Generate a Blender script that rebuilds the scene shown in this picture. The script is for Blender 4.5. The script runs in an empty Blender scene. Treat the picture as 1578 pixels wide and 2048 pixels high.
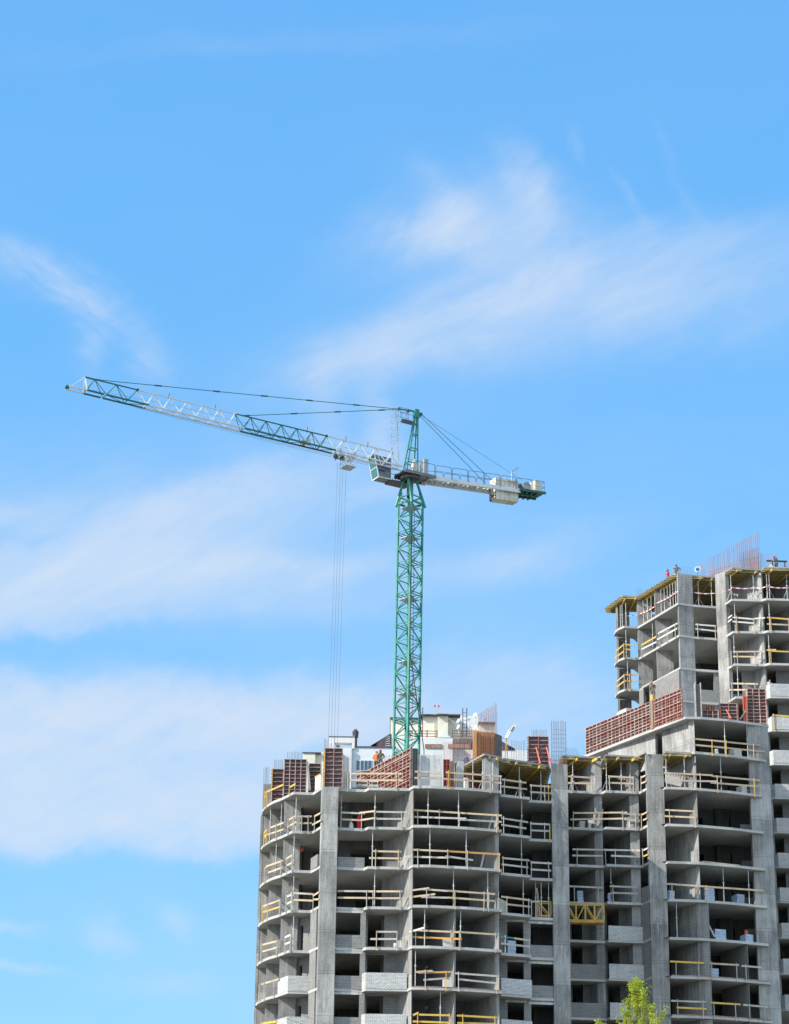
import bpy, bmesh, math, random
from mathutils import Vector, Matrix
C = bpy.context.scene
RND = random.Random(7)

# ------------------------------------------------------------------ camera
F, CX, CY = 4700.0, 789.0, 1024.0            # focal length and centre in pixels of a 1578 x 2048 frame
TH = math.radians(21.348); ROLL = math.radians(0.767); CAMZ = 1.6
FW = Vector((0, math.cos(TH), math.sin(TH))); U0 = Vector((0, -math.sin(TH), math.cos(TH))); R0 = Vector((1, 0, 0))
RT = R0*math.cos(ROLL) + U0*math.sin(ROLL); UP = U0*math.cos(ROLL) - R0*math.sin(ROLL)
cam_d = bpy.data.cameras.new('camera'); cam = bpy.data.objects.new('camera', cam_d); C.collection.objects.link(cam)
cam_d.sensor_fit = 'VERTICAL'; cam_d.sensor_height = 36.0; cam_d.lens = 36.0*F/2048.0
cam_d.clip_start = 0.5; cam_d.clip_end = 20000
rotm = Matrix((RT, UP, -FW)).transposed()
cam.matrix_world = Matrix.Translation((0, 0, CAMZ)) @ rotm.to_4x4()
C.camera = cam
C.render.resolution_x, C.render.resolution_y = 789, 1024

def ray(px, py):
    return FW + RT*((px-CX)/F) + UP*((CY-py)/F)
def onZ(px, py, z):
    d = ray(px, py); t = (z-CAMZ)/d.z
    return Vector((d.x*t, d.y*t, z))
def onY(px, py, y):
    d = ray(px, py); t = y/d.y
    return Vector((d.x*t, y, CAMZ+d.z*t))
def onP(px, py, p, n):
    d = ray(px, py); c = Vector((0, 0, CAMZ)); t = (p-c).dot(n)/d.dot(n)
    return c+d*t
def prj(p):
    v = Vector(p)-Vector((0, 0, CAMZ)); f = v.dot(FW)
    return CX+F*v.dot(RT)/f, CY-F*v.dot(UP)/f

# ------------------------------------------------------------------ light
SUN_AZ = math.radians(24.0); SUN_EL = math.radians(36.0)      # from the left, a little to the camera's side
SDIR = Vector((-math.cos(SUN_AZ)*math.cos(SUN_EL), -math.sin(SUN_AZ)*math.cos(SUN_EL), math.sin(SUN_EL)))
sl = bpy.data.lights.new('sun', 'SUN'); sl.energy = 3.9; sl.angle = math.radians(0.5); sl.color = (1.0, 0.955, 0.88)
so = bpy.data.objects.new('sun', sl); C.collection.objects.link(so)
so.rotation_euler = SDIR.to_track_quat('Z', 'Y').to_euler(); so.location = (-60, -20, 120)
C.view_settings.view_transform = 'Standard'; C.view_settings.look = 'None'
C.view_settings.exposure = 0.72; C.view_settings.gamma = 1.0; C.view_settings.use_curve_mapping = False

class NT:
    """small helper to write node trees"""
    def __init__(s, nt): s.nt = nt; s.N = nt.nodes; s.L = nt.links
    def put(s, sock, v):
        if isinstance(v, bpy.types.NodeSocket): s.L.new(v, sock)
        elif v is not None:
            try: sock.default_value = v
            except Exception: sock.default_value = (v, v, v) if len(sock.default_value) == 3 else (v, v, v, 1)
    def m(s, op, a, b=None, c=None, clamp=False):
        n = s.N.new('ShaderNodeMath'); n.operation = op; n.use_clamp = clamp
        s.put(n.inputs[0], a); s.put(n.inputs[1], b)
        if c is not None: s.put(n.inputs[2], c)
        return n.outputs[0]
    def vm(s, op, a, b=None, out=0):
        n = s.N.new('ShaderNodeVectorMath'); n.operation = op
        s.put(n.inputs[0], a); s.put(n.inputs[1], b)
        return n.outputs['Value'] if op in ('DOT_PRODUCT', 'LENGTH') else n.outputs[0]
    def sep(s, v):
        n = s.N.new('ShaderNodeSeparateXYZ'); s.put(n.inputs[0], v); return n.outputs
    def comb(s, x, y, z=0.0):
        n = s.N.new('ShaderNodeCombineXYZ'); s.put(n.inputs[0], x); s.put(n.inputs[1], y); s.put(n.inputs[2], z); return n.outputs[0]
    def noise(s, vec, scale, detail=3.0, rough=0.55, dist=0.0, dim='3D'):
        n = s.N.new('ShaderNodeTexNoise'); n.noise_dimensions = dim
        s.put(n.inputs['Vector'], vec); n.inputs['Scale'].default_value = scale; n.inputs['Detail'].default_value = detail
        n.inputs['Roughness'].default_value = rough; n.inputs['Distortion'].default_value = dist
        return n.outputs['Fac']
    def mix(s, fac, a, b, mode='MIX'):
        n = s.N.new('ShaderNodeMix'); n.data_type = 'RGBA'; n.blend_type = mode
        s.put(n.inputs[0], fac); s.put(n.inputs[6], a if not isinstance(a, tuple) else (*a[:3], 1)); s.put(n.inputs[7], b if not isinstance(b, tuple) else (*b[:3], 1))
        return n.outputs[2]
    def ramp(s, v, a, b, lo=0.0, hi=1.0):
        n = s.N.new('ShaderNodeMapRange'); s.put(n.inputs[0], v)
        for i, x in zip((1, 2, 3, 4), (a, b, lo, hi)): n.inputs[i].default_value = x
        return n.outputs[0]

# ------------------------------------------------------------------ sky with thin cirrus, laid out by compass direction and height
w = bpy.data.worlds.new('World'); C.world = w; w.use_nodes = True
nt = NT(w.node_tree); nt.N.clear()
sky = nt.N.new('ShaderNodeTexSky'); sky.sky_type = 'NISHITA'; sky.sun_disc = False
sky.sun_elevation = SUN_EL; sky.sun_rotation = math.atan2(SDIR.x, SDIR.y)
sky.air_density = 1.0; sky.dust_density = 0.6; sky.ozone_density = 1.6; sky.altitude = 100
tc = nt.N.new('ShaderNodeTexCoord'); dirv = tc.outputs['Generated']
sx, sy, sz = nt.sep(dirv)[:3]
yy = nt.m('MAXIMUM', nt.m('ABSOLUTE', sy), 0.05)
az = nt.m('DIVIDE', sx, yy); el = nt.m('DIVIDE', sz, yy)
pos = nt.comb(az, el, 0.0)
def sky_at(px, py):
    d = ray(px, py); return d.x/d.y, d.z/d.y
wnx = nt.m('MULTIPLY', nt.m('SUBTRACT', nt.noise(nt.comb(az, el, 31.0), 22.0, 5.0, .6), 0.5), .030)
wny = nt.m('MULTIPLY', nt.m('SUBTRACT', nt.noise(nt.comb(az, el, 47.0), 22.0, 5.0, .6), 0.5), .030)
azw = nt.m('ADD', az, wnx); elw = nt.m('ADD', el, wny)
def patch(px0, py0, px1, py1, width, gain, pc=2.0):
    """soft elongated patch of cloud between two directions; pc sharpens its long edges"""
    a0, e0 = sky_at(px0, py0); a1, e1 = sky_at(px1, py1); wd = width/F
    L = math.hypot(a1-a0, e1-e0); ux, uy = (a1-a0)/L, (e1-e0)/L; cx, cy = (a0+a1)/2, (e0+e1)/2
    dx = nt.m('SUBTRACT', azw, cx); dy = nt.m('SUBTRACT', elw, cy)
    al = nt.m('ADD', nt.m('MULTIPLY', dx, ux), nt.m('MULTIPLY', dy, uy))
    ac = nt.m('ADD', nt.m('MULTIPLY', dx, -uy), nt.m('MULTIPLY', dy, ux))
    q = nt.m('ADD', nt.m('POWER', nt.m('ABSOLUTE', nt.m('DIVIDE', al, L*0.55)), 2.0), nt.m('POWER', nt.m('ABSOLUTE', nt.m('DIVIDE', ac, wd)), pc))
    g = nt.m('EXPONENT', nt.m('MULTIPLY', q, -1.1))
    return nt.m('MULTIPLY', g, gain)
def addup(ps):
    o = ps[0]
    for p in ps[1:]: o = nt.m('ADD', o, p)
    return o
def streaks(angle, stretch, scale, seed, warp=0.02):
    """streaky noise, long along the given image angle (degrees, anticlockwise)"""
    a = math.radians(angle); c, s_ = math.cos(a), math.sin(a)
    wx = nt.m('MULTIPLY', nt.m('SUBTRACT', nt.noise(nt.comb(az, el, seed+3.0), 14.0, 2.0), 0.5), warp)
    X = nt.m('ADD', az, wx); Y = nt.m('ADD', el, nt.m('MULTIPLY', nt.m('SUBTRACT', nt.noise(nt.comb(az, el, seed+9.0), 14.0, 2.0), 0.5), warp))
    p = nt.m('ADD', nt.m('MULTIPLY', X, c/stretch), nt.m('MULTIPLY', Y, s_/stretch))
    q = nt.m('ADD', nt.m('MULTIPLY', X, -s_), nt.m('MULTIPLY', Y, c))
    return nt.noise(nt.comb(p, q, seed), scale, 6.0, 0.62)
SKYR, SKYG, SKYB, SKYS = .61, 1.53, 3.08, 0.15
gA = addup([patch(700, 520, 1000, 380, 75, .26), patch(745, 470, 960, 435, 42, .42), patch(850, 360, 960, 500, 42, .42), patch(1030, 320, 1110, 470, 50, .58), patch(1180, 500, 990, 600, 60, .5),
            patch(1228, 368, 1300, 475, 13, .18), patch(1310, 250, 1345, 345, 15, .10), patch(1345, 345, 1425, 470, 20, .08), patch(980, 500, 1120, 560, 70, .35), patch(1150, 250, 1160, 330, 14, .09)])
gB = addup([patch(860, 430, 1220, 500, 120, .42), patch(900, 680, 1578, 600, 90, .25), patch(760, 560, 1200, 560, 90, .22), patch(1090, 560, 640, 745, 62, .62), patch(960, 640, 1620, 520, 95, .5), patch(600, 720, 1000, 700, 60, .3), patch(740, 790, 790, 930, 36, .5), patch(620, 700, 660, 860, 40, .3), patch(1250, 500, 1578, 440, 60, .25)])
gC = addup([patch(-80, 470, 150, 580, 46, .55), patch(100, 555, 250, 660, 46, .55), patch(225, 640, 180, 740, 34, .4), patch(260, 680, 330, 760, 40, .3)])
gD = addup([patch(-200, 1080, 780, 1060, 170, .42), patch(-250, 1190, 420, 1130, 80, .80, 3.0), patch(120, 1120, 700, 900, 60, .72), patch(350, 1140, 760, 1130, 36, .55), patch(-100, 1040, 300, 1020, 40, .35), patch(-150, 1262, 330, 1215, 34, .6, 3.0), patch(450, 920, 560, 980, 50, .3),
            patch(350, 1200, 800, 1190, 50, .3), patch(880, 1160, 1200, 1080, 45, .34), patch(860, 1345, 1200, 1365, 80, .42), patch(1000, 60, -100, 120, 40, .07), patch(900, 1560, 1300, 1400, 120, .3), patch(640, 1010, 900, 960, 50, .25)])
gE = addup([patch(-400, 1500, 560, 1520, 165, .95, 5.0), patch(200, 1640, 700, 1640, 75, .75, 4.0), patch(300, 1420, 900, 1440, 80, .6, 3.0), patch(-200, 1640, 180, 1650, 60, .45, 3.0)])
gF = addup([patch(160, 1850, 260, 1880, 26, .3), patch(330, 1830, 400, 1870, 26, .3), patch(-80, 1850, 60, 1860, 16, .3), patch(-80, 1945, 120, 1950, 12, .25), patch(250, 1960, 420, 1980, 30, .16)])
fib = nt.ramp(streaks(30, 7.0, 75.0, 61.0, .02), .35, .66, .72, 1.18)
nA = nt.ramp(streaks(62, 4.5, 42.0, 1.3, .04), .36, .68, .35, 1.25)
nB = nt.ramp(streaks(24, 4.5, 30.0, 5.1, .03), .34, .70, .42, 1.2)
nC = nt.ramp(streaks(-38, 4.0, 44.0, 8.7, .03), .36, .66, .25, 1.3)
nD = nt.ramp(streaks(10, 3.2, 20.0, 12.9, .03), .32, .70, .55, 1.15)
nE = nt.ramp(nt.noise(nt.comb(azw, nt.m('MULTIPLY', elw, 1.8), 77.0), 24.0, 5.0, .62), .32, .62, .62, 1.08)
den = addup([nt.m('MULTIPLY', gA, nA), nt.m('MULTIPLY', gB, nB), nt.m('MULTIPLY', gC, nC), nt.m('MULTIPLY', gD, nD), nt.m('MULTIPLY', nt.m('MULTIPLY', nt.m('MINIMUM', gE, 1.0), 1.25), nE), gF])
den = nt.m('MULTIPLY', den, fib)
veil = nt.m('MULTIPLY', nt.m('MULTIPLY', nt.ramp(streaks(12, 3.0, 9.0, 21.0, .05), .36, .75), .20), nt.ramp(el, .50, .36, .25, 1.0))
den = nt.m('MULTIPLY', nt.m('SUBTRACT', 1.0, nt.m('EXPONENT', nt.m('MULTIPLY', den, -1.45))), .92)
den = nt.m('ADD', den, veil)
# soft haze that thickens towards the horizon
den = nt.m('MINIMUM', nt.m('ADD', den, nt.ramp(el, .62, .12, 0.0, .02)), .90)
front = nt.ramp(sy, .0, .3)
den = nt.m('MULTIPLY', den, nt.m('ADD', nt.m('MULTIPLY', front, .8), .2))
kr, kg, kb = nt.sep(sky.outputs[0])[:3]
skyc = nt.comb(nt.m('MULTIPLY', nt.m('POWER', kr, .75), SKYR), nt.m('MULTIPLY', nt.m('POWER', kg, .45), SKYG), nt.m('MULTIPLY', nt.m('POWER', kb, .22), SKYB))
col = nt.mix(den, skyc, (2.75, 3.15, 3.75))
# unseen bright cloud added behind the camera as fill light for the facades
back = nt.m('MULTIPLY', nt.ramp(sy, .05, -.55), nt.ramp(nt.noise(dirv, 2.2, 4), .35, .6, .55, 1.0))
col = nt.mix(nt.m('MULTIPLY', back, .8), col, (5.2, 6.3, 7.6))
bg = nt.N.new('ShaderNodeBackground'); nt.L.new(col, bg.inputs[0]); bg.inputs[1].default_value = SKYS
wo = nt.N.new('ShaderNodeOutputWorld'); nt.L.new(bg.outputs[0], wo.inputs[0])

# ------------------------------------------------------------------ materials
def new_mat(name):
    m = bpy.data.materials.new(name); m.use_nodes = True
    t = NT(m.node_tree); b = t.N['Principled BSDF']
    return m, t, b
def wallcoords(t):
    g = t.N.new('ShaderNodeNewGeometry'); P = g.outputs['Position']; Nn = g.outputs['True Normal']
    tg = t.vm('NORMALIZE', t.vm('CROSS_PRODUCT', Nn, (0.0003, 0.0001, 1.0)))
    u = t.vm('DOT_PRODUCT', P, tg); x, y, z = t.sep(P)[:3]
    return P, Nn, u, z
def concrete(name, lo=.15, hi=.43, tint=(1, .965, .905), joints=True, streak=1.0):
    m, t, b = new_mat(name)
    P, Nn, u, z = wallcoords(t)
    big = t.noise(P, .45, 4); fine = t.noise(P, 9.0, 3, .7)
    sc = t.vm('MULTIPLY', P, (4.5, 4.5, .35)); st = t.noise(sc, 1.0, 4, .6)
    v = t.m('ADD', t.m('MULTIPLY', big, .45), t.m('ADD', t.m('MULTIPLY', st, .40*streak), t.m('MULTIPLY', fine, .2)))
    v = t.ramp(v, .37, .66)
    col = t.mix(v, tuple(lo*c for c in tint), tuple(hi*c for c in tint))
    oi = t.N.new('ShaderNodeObjectInfo'); rr = t.ramp(oi.outputs['Random'], 0, 1, .86, 1.08)
    # each lift of concrete came out a slightly different grey
    lift = t.m('FLOOR', t.m('DIVIDE', t.m('ADD', z, .42), 3.0)); wn = t.N.new('ShaderNodeTexWhiteNoise'); wn.noise_dimensions = '2D'
    t.put(wn.inputs['Vector'], t.comb(lift, oi.outputs['Random'], 0.0)); rr = t.m('MULTIPLY', rr, t.ramp(wn.outputs['Value'], 0, 1, .78, 1.12))
    col = t.mix(1.0, col, t.comb(rr, rr, rr), 'MULTIPLY')
    pt = t.ramp(t.noise(t.vm('MULTIPLY', P, (1.0, 1.0, .45)), 1.1, 6, .7), .53, .60); col = t.mix(t.m('MULTIPLY', pt, .34), col, tuple(lo*.75*c for c in tint))
    pw = t.ramp(t.noise(t.vm('MULTIPLY', P, (2.6, 2.6, .30)), 1.0, 5, .6), .60, .68); col = t.mix(t.m('MULTIPLY', pw, .35), col, tuple(hi*1.25*c for c in tint))
    if joints:
        fz = t.m('FRACT', t.m('DIVIDE', t.m('ADD', z, .42), 3.0))      # pour joints just under and over each slab
        wob = t.m('MULTIPLY', t.m('SUBTRACT', fine, .5), .012)
        j1 = t.m('LESS_THAN', t.m('ABSOLUTE', t.m('SUBTRACT', t.m('ADD', fz, wob), .008)), .0065)
        fz2 = t.m('FRACT', t.m('DIVIDE', t.m('ADD', z, .2), 3.0)); j2 = t.m('LESS_THAN', t.m('ABSOLUTE', t.m('SUBTRACT', t.m('ADD', fz2, wob), .010)), .0045)
        # seams left by the formwork boards, and tie holes
        vs = t.m('LESS_THAN', t.m('FRACT', t.m('ADD', t.m('MULTIPLY', u, 1.11), t.m('MULTIPLY', lift, .37))), .03)
        hu = t.m('SUBTRACT', t.m('FRACT', t.m('MULTIPLY', u, 1.3)), .5); hz = t.m('SUBTRACT', t.m('FRACT', t.m('MULTIPLY', z, .95)), .5)
        hole = t.m('LESS_THAN', t.m('ADD', t.m('MULTIPLY', hu, hu), t.m('MULTIPLY', hz, hz)), .0018)
        d = t.m('MAXIMUM', t.m('MULTIPLY', t.m('MAXIMUM', j1, j2), .5), t.m('MAXIMUM', t.m('MULTIPLY', vs, .22), t.m('MULTIPLY', hole, .6)))
        nz = t.sep(Nn)[2]; d = t.m('MULTIPLY', d, t.m('LESS_THAN', t.m('ABSOLUTE', nz), .5))
        col = t.mix(d, col, (.05, .048, .045))
    t.put(b.inputs['Base Color'], col); b.inputs['Roughness'].default_value = .88
    bp = t.N.new('ShaderNodeBump'); bp.inputs['Strength'].default_value = .35; bp.inputs['Distance'].default_value = .03
    t.put(bp.inputs['Height'], t.m('ADD', st, fine)); t.L.new(bp.outputs[0], b.inputs['Normal'])
    return m
def soffit_concrete(name, lo=.28, hi=.46):
    m, t, b = new_mat(name)
    P, Nn, u, z = wallcoords(t)
    big = t.noise(P, .5, 4); fine = t.noise(P, 7.0, 3, .7)
    v = t.ramp(t.m('ADD', t.m('MULTIPLY', big, .65), t.m('MULTIPLY', fine, .35)), .33, .68)
    col = t.mix(v, (lo, lo*.98, lo*.93), (hi, hi*.98, hi*.93))
    x, y, _z = t.sep(P)[:3]
    a = t.m('ADD', t.m('MULTIPLY', x, .88), t.m('MULTIPLY', y, .47)); c2 = t.m('SUBTRACT', t.m('MULTIPLY', y, .88), t.m('MULTIPLY', x, .47))
    j = t.m('MAXIMUM', t.m('LESS_THAN', t.m('FRACT', t.m('DIVIDE', a, 1.22)), .018), t.m('LESS_THAN', t.m('FRACT', t.m('DIVIDE', c2, 2.44)), .010))
    nz = t.sep(Nn)[2]; j = t.m('MULTIPLY', j, t.m('GREATER_THAN', t.m('ABSOLUTE', nz), .5))
    sidef = t.m('LESS_THAN', t.m('ABSOLUTE', nz), .5); pale = t.mix(v, (.34, .33, .31), (.52, .505, .475)); col = t.mix(sidef, col, pale)
    edge = t.m('MULTIPLY', t.m('LESS_THAN', t.m('FRACT', t.m('DIVIDE', u, 1.9)), .012), t.m('LESS_THAN', t.m('ABSOLUTE', nz), .5))
    col = t.mix(t.m('MULTIPLY', t.m('MAXIMUM', j, edge), .55), col, (.08, .075, .07))
    t.put(b.inputs['Base Color'], col); b.inputs['Roughness'].default_value = .9
    bp = t.N.new('ShaderNodeBump'); bp.inputs['Strength'].default_value = .3; bp.inputs['Distance'].default_value = .03
    t.put(bp.inputs['Height'], fine); t.L.new(bp.outputs[0], b.inputs['Normal'])
    return m
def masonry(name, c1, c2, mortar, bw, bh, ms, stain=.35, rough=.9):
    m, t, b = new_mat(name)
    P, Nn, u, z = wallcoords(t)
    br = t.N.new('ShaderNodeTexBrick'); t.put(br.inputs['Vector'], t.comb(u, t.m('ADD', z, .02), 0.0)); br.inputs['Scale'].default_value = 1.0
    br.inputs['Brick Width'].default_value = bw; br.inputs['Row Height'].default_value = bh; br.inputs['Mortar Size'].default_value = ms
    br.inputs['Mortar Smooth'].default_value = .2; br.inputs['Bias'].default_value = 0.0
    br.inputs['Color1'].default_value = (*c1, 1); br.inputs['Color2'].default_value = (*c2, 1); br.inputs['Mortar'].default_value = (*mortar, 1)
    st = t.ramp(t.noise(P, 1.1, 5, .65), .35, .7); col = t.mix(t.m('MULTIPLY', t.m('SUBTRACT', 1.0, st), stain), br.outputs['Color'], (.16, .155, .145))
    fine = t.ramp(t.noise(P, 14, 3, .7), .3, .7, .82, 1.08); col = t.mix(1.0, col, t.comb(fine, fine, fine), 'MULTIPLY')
    t.put(b.inputs['Base Color'], col); b.inputs['Roughness'].default_value = rough
    bp = t.N.new('ShaderNodeBump'); bp.inputs['Strength'].default_value = .5; bp.inputs['Distance'].default_value = .02; bp.invert = True
    t.put(bp.inputs['Height'], br.outputs['Fac']); t.L.new(bp.outputs[0], b.inputs['Normal'])
    return m
def paint(name, c, c2=None, rough=.6, scale=3.0, metal=0.0, lo=.42, hi=.66, spec=None):
    """plain surface with blotchy wear towards the second colour"""
    m, t, b = new_mat(name)
    c2 = c2 or tuple(x*.6 for x in c)
    g = t.N.new('ShaderNodeNewGeometry'); n = t.noise(g.outputs['Position'], scale, 5, .65)
    oi = t.N.new('ShaderNodeObjectInfo'); n2 = t.m('ADD', n, t.m('MULTIPLY', t.m('SUBTRACT', oi.outputs['Random'], .5), .14))
    t.put(b.inputs['Base Color'], t.mix(t.ramp(n2, lo, hi), c, c2)); b.inputs['Roughness'].default_value = rough; b.inputs['Metallic'].default_value = metal
    return m
M = dict(
 concrete=concrete('cast_concrete'), concrete_shade=concrete('shade_darkened_inner_concrete', .045, .11), concrete_pale=concrete('pale_fresh_concrete', .30, .52, (1, .98, .93), streak=1.6),  # inner concrete is a darkened copy: the shade of the rooms is in its colour
 slab=soffit_concrete('floor_slab_concrete'), block=masonry('grey_block_masonry', (.27, .265, .25), (.22, .215, .205), (.36, .35, .33), .42, .21, .014, .45),
 block_shade=masonry('shade_darkened_block_masonry', (.13, .13, .125), (.10, .10, .095), (.17, .165, .155), .42, .21, .016, .5),  # darker copy of the grey block, with interior shade put into its colour
 brick=masonry('white_sand_lime_brick', (.76, .75, .72), (.60, .59, .56), (.22, .215, .205), .27, .098, .016, .22),
 brick_grey=masonry('weathered_pale_brick', (.36, .355, .34), (.28, .275, .26), (.12, .118, .11), .27, .098, .018, .5),
 rust_sill=paint('brick_dust', (.26, .13, .09), (.33, .29, .25), .9),
 lintel=paint('lintel_concrete', (.52, .50, .46), (.30, .29, .27), .85),
 wood=paint('raw_timber', (.58, .43, .27), (.38, .31, .23), .75, 1.2), wood_grey=paint('weathered_timber', (.50, .45, .39), (.34, .31, .27), .8, 1.2),
 yellow=paint('yellow_painted_timber', (.68, .43, .05), (.50, .32, .10), .6, 1.5), orange=paint('orange_timber', (.70, .33, .07), (.50, .27, .10), .6, 2.0),
 beam=paint('yellow_formwork_beam', (.38, .28, .10), (.22, .18, .10), .7, 2.0), ply=paint('formwork_ply', (.15, .12, .09), (.10, .085, .07), .7, 2.0),
 ply_edge=paint('grey_ply_edge', (.33, .31, .28), (.22, .21, .19), .8, 2.0),
 maroon=paint('maroon_film_ply', (.060, .028, .030), (.16, .10, .09), .55, 1.6, 0, .5, .8), red=paint('red_painted_steel', (.30, .10, .075), (.40, .32, .29), .6, 2.6, 0, .40, .58),
 red_pale=paint('concrete_smeared_red_steel', (.46, .12, .075), (.50, .38, .32), .7, 1.8, 0, .38, .56), redhot=paint('bright_red_prop', (.72, .09, .035), (.60, .14, .07), .5),
 steel=paint('galvanised_steel', (.50, .50, .48), (.33, .32, .30), .5, 3, .35), steel_dark=paint('dark_steel', (.05, .052, .055), (.09, .085, .08), .6),
 rebar=paint('rebar_steel', (.16, .13, .12), (.12, .09, .08), .8), rust=paint('rusty_rebar', (.27, .115, .055), (.20, .10, .06), .85, 2.0), rebar_violet=paint('weathered_rebar', (.38, .19, .15), (.28, .17, .15), .8),
 green=paint('green_crane_paint', (.016, .20, .145), (.05, .28, .22), .5, 1.0), green_dark=paint('dark_green_crane_paint', (.012, .085, .062), (.02, .11, .08), .55, 1.0),
 white=paint('white_crane_paint', (.62, .63, .62), (.42, .43, .42), .5, 2.0, 0, .5, .75), grey_paint=paint('grey_crane_paint', (.42, .43, .43), (.30, .31, .31), .55, 2.0),
 cream=paint('cream_render', (.72, .67, .54), (.64, .59, .47), .9, .7), offwhite=paint('off_white_render', (.66, .66, .64), (.60, .60, .58), .9, .5), bluewhite=paint('pale_blue_render', (.63, .66, .68), (.58, .61, .63), .9, .5),
 ballast=paint('counterweight_concrete', (.62, .58, .47), (.44, .41, .34), .85, 1.5), roof_dark=paint('dark_roof_trim', (.045, .04, .045), (.08, .07, .07), .6),
 maroon_wood=paint('dark_brown_slats', (.075, .040, .045), (.11, .07, .07), .6), skylight=paint('pale_blue_roof_sheet', (.55, .66, .72), (.50, .60, .66), .35),
 cab=paint('cab_grey_paint', (.17, .19, .19), (.12, .135, .135), .5), post_brown=paint('brown_post', (.26, .20, .13), (.16, .13, .09), .8),
 dish=paint('white_dish', (.66, .66, .64), (.56, .56, .54), .45), orangecloth=paint('orange_work_jacket', (.80, .17, .035), (.66, .13, .03), .9), redcloth=paint('red_work_shirt', (.62, .035, .03), (.48, .03, .03), .9),
 olive=paint('dark_olive_jacket', (.060, .065, .045), (.10, .10, .08), .9), greycloth=paint('grey_work_clothes', (.22, .25, .28), (.15, .17, .19), .9), bluecloth=paint('blue_jacket', (.03, .06, .28), (.05, .08, .32), .9),
 trousers=paint('dark_work_trousers', (.06, .07, .06), (.12, .12, .10), .9), whitecloth=paint('pale_shirt', (.60, .58, .54), (.50, .48, .45), .9), skin=paint('skin', (.50, .27, .18), (.44, .23, .15), .6), helmet=paint('orange_helmet', (.85, .14, .05), (.75, .12, .05), .35),
 hair=paint('dark_hair', (.02, .016, .013), (.03, .025, .02), .7), plastic=paint('pale_plastic_wrap', (.42, .50, .60), (.28, .35, .45), .35, 2.0), green_cloth=paint('dark_green_tarpaulin', (.02, .06, .055), (.03, .09, .08), .6),
 teal=paint('teal_board', (.03, .25, .20), (.05, .20, .17), .6), panelwhite=paint('white_sheet_board', (.68, .64, .56), (.56, .52, .46), .7), rustyellow=paint('rusty_yellow_deck', (.62, .34, .06), (.30, .10, .05), .7, 1.5),
 bark=paint('tree_bark', (.34, .30, .22), (.20, .17, .12), .9), tape_red=paint('red_tape', (.55, .10, .13), (.60, .45, .44), .5, 6.0), tape_white=paint('white_tape', (.75, .72, .70), (.7, .5, .5), .5, 6.0),
 cable=paint('black_cable', (.03, .03, .03), (.05, .05, .05), .6), rope=paint('steel_rope', (.16, .17, .19), (.12, .13, .14), .5, 3, .3), amber=paint('amber_lamp', (.85, .40, .03), (.7, .3, .03), .3),
)
def glassy(name, c, rough=.08):
    m, t, b = new_mat(name); b.inputs['Base Color'].default_value = (*c, 1); b.inputs['Roughness'].default_value = rough; b.inputs['IOR'].default_value = 1.5
    b.inputs['Specular IOR Level'].default_value = .8
    return m
M['glass'] = glassy('dark_window_glass', (.035, .07, .12)); M['cabglass'] = glassy('cab_glass', (.05, .16, .15), .05)
m, t, b = new_mat('spring_leaves')
g = t.N.new('ShaderNodeNewGeometry'); t.put(b.inputs['Base Color'], t.mix(t.ramp(t.noise(g.outputs['Position'], 1.6, 4, .6), .35, .65), (.44, .44, .03), (.22, .30, .02)))
b.inputs['Roughness'].default_value = .6
tr = t.N.new('ShaderNodeBsdfTranslucent'); tr.inputs[0].default_value = (.60, .62, .05, 1); mx = t.N.new('ShaderNodeMixShader'); mx.inputs[0].default_value = .38
t.L.new(b.outputs[0], mx.inputs[1]); t.L.new(tr.outputs[0], mx.inputs[2]); t.L.new(mx.outputs[0], t.N['Material Output'].inputs[0]); M['leaf'] = m
m, t, b = new_mat('ground_soil_and_grass')
g = t.N.new('ShaderNodeNewGeometry'); t.put(b.inputs['Base Color'], t.mix(t.ramp(t.noise(g.outputs['Position'], .08, 6, .6), .4, .6), (.24, .215, .17), (.17, .165, .11))); b.inputs['Roughness'].default_value = .95
M['ground'] = m

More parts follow.
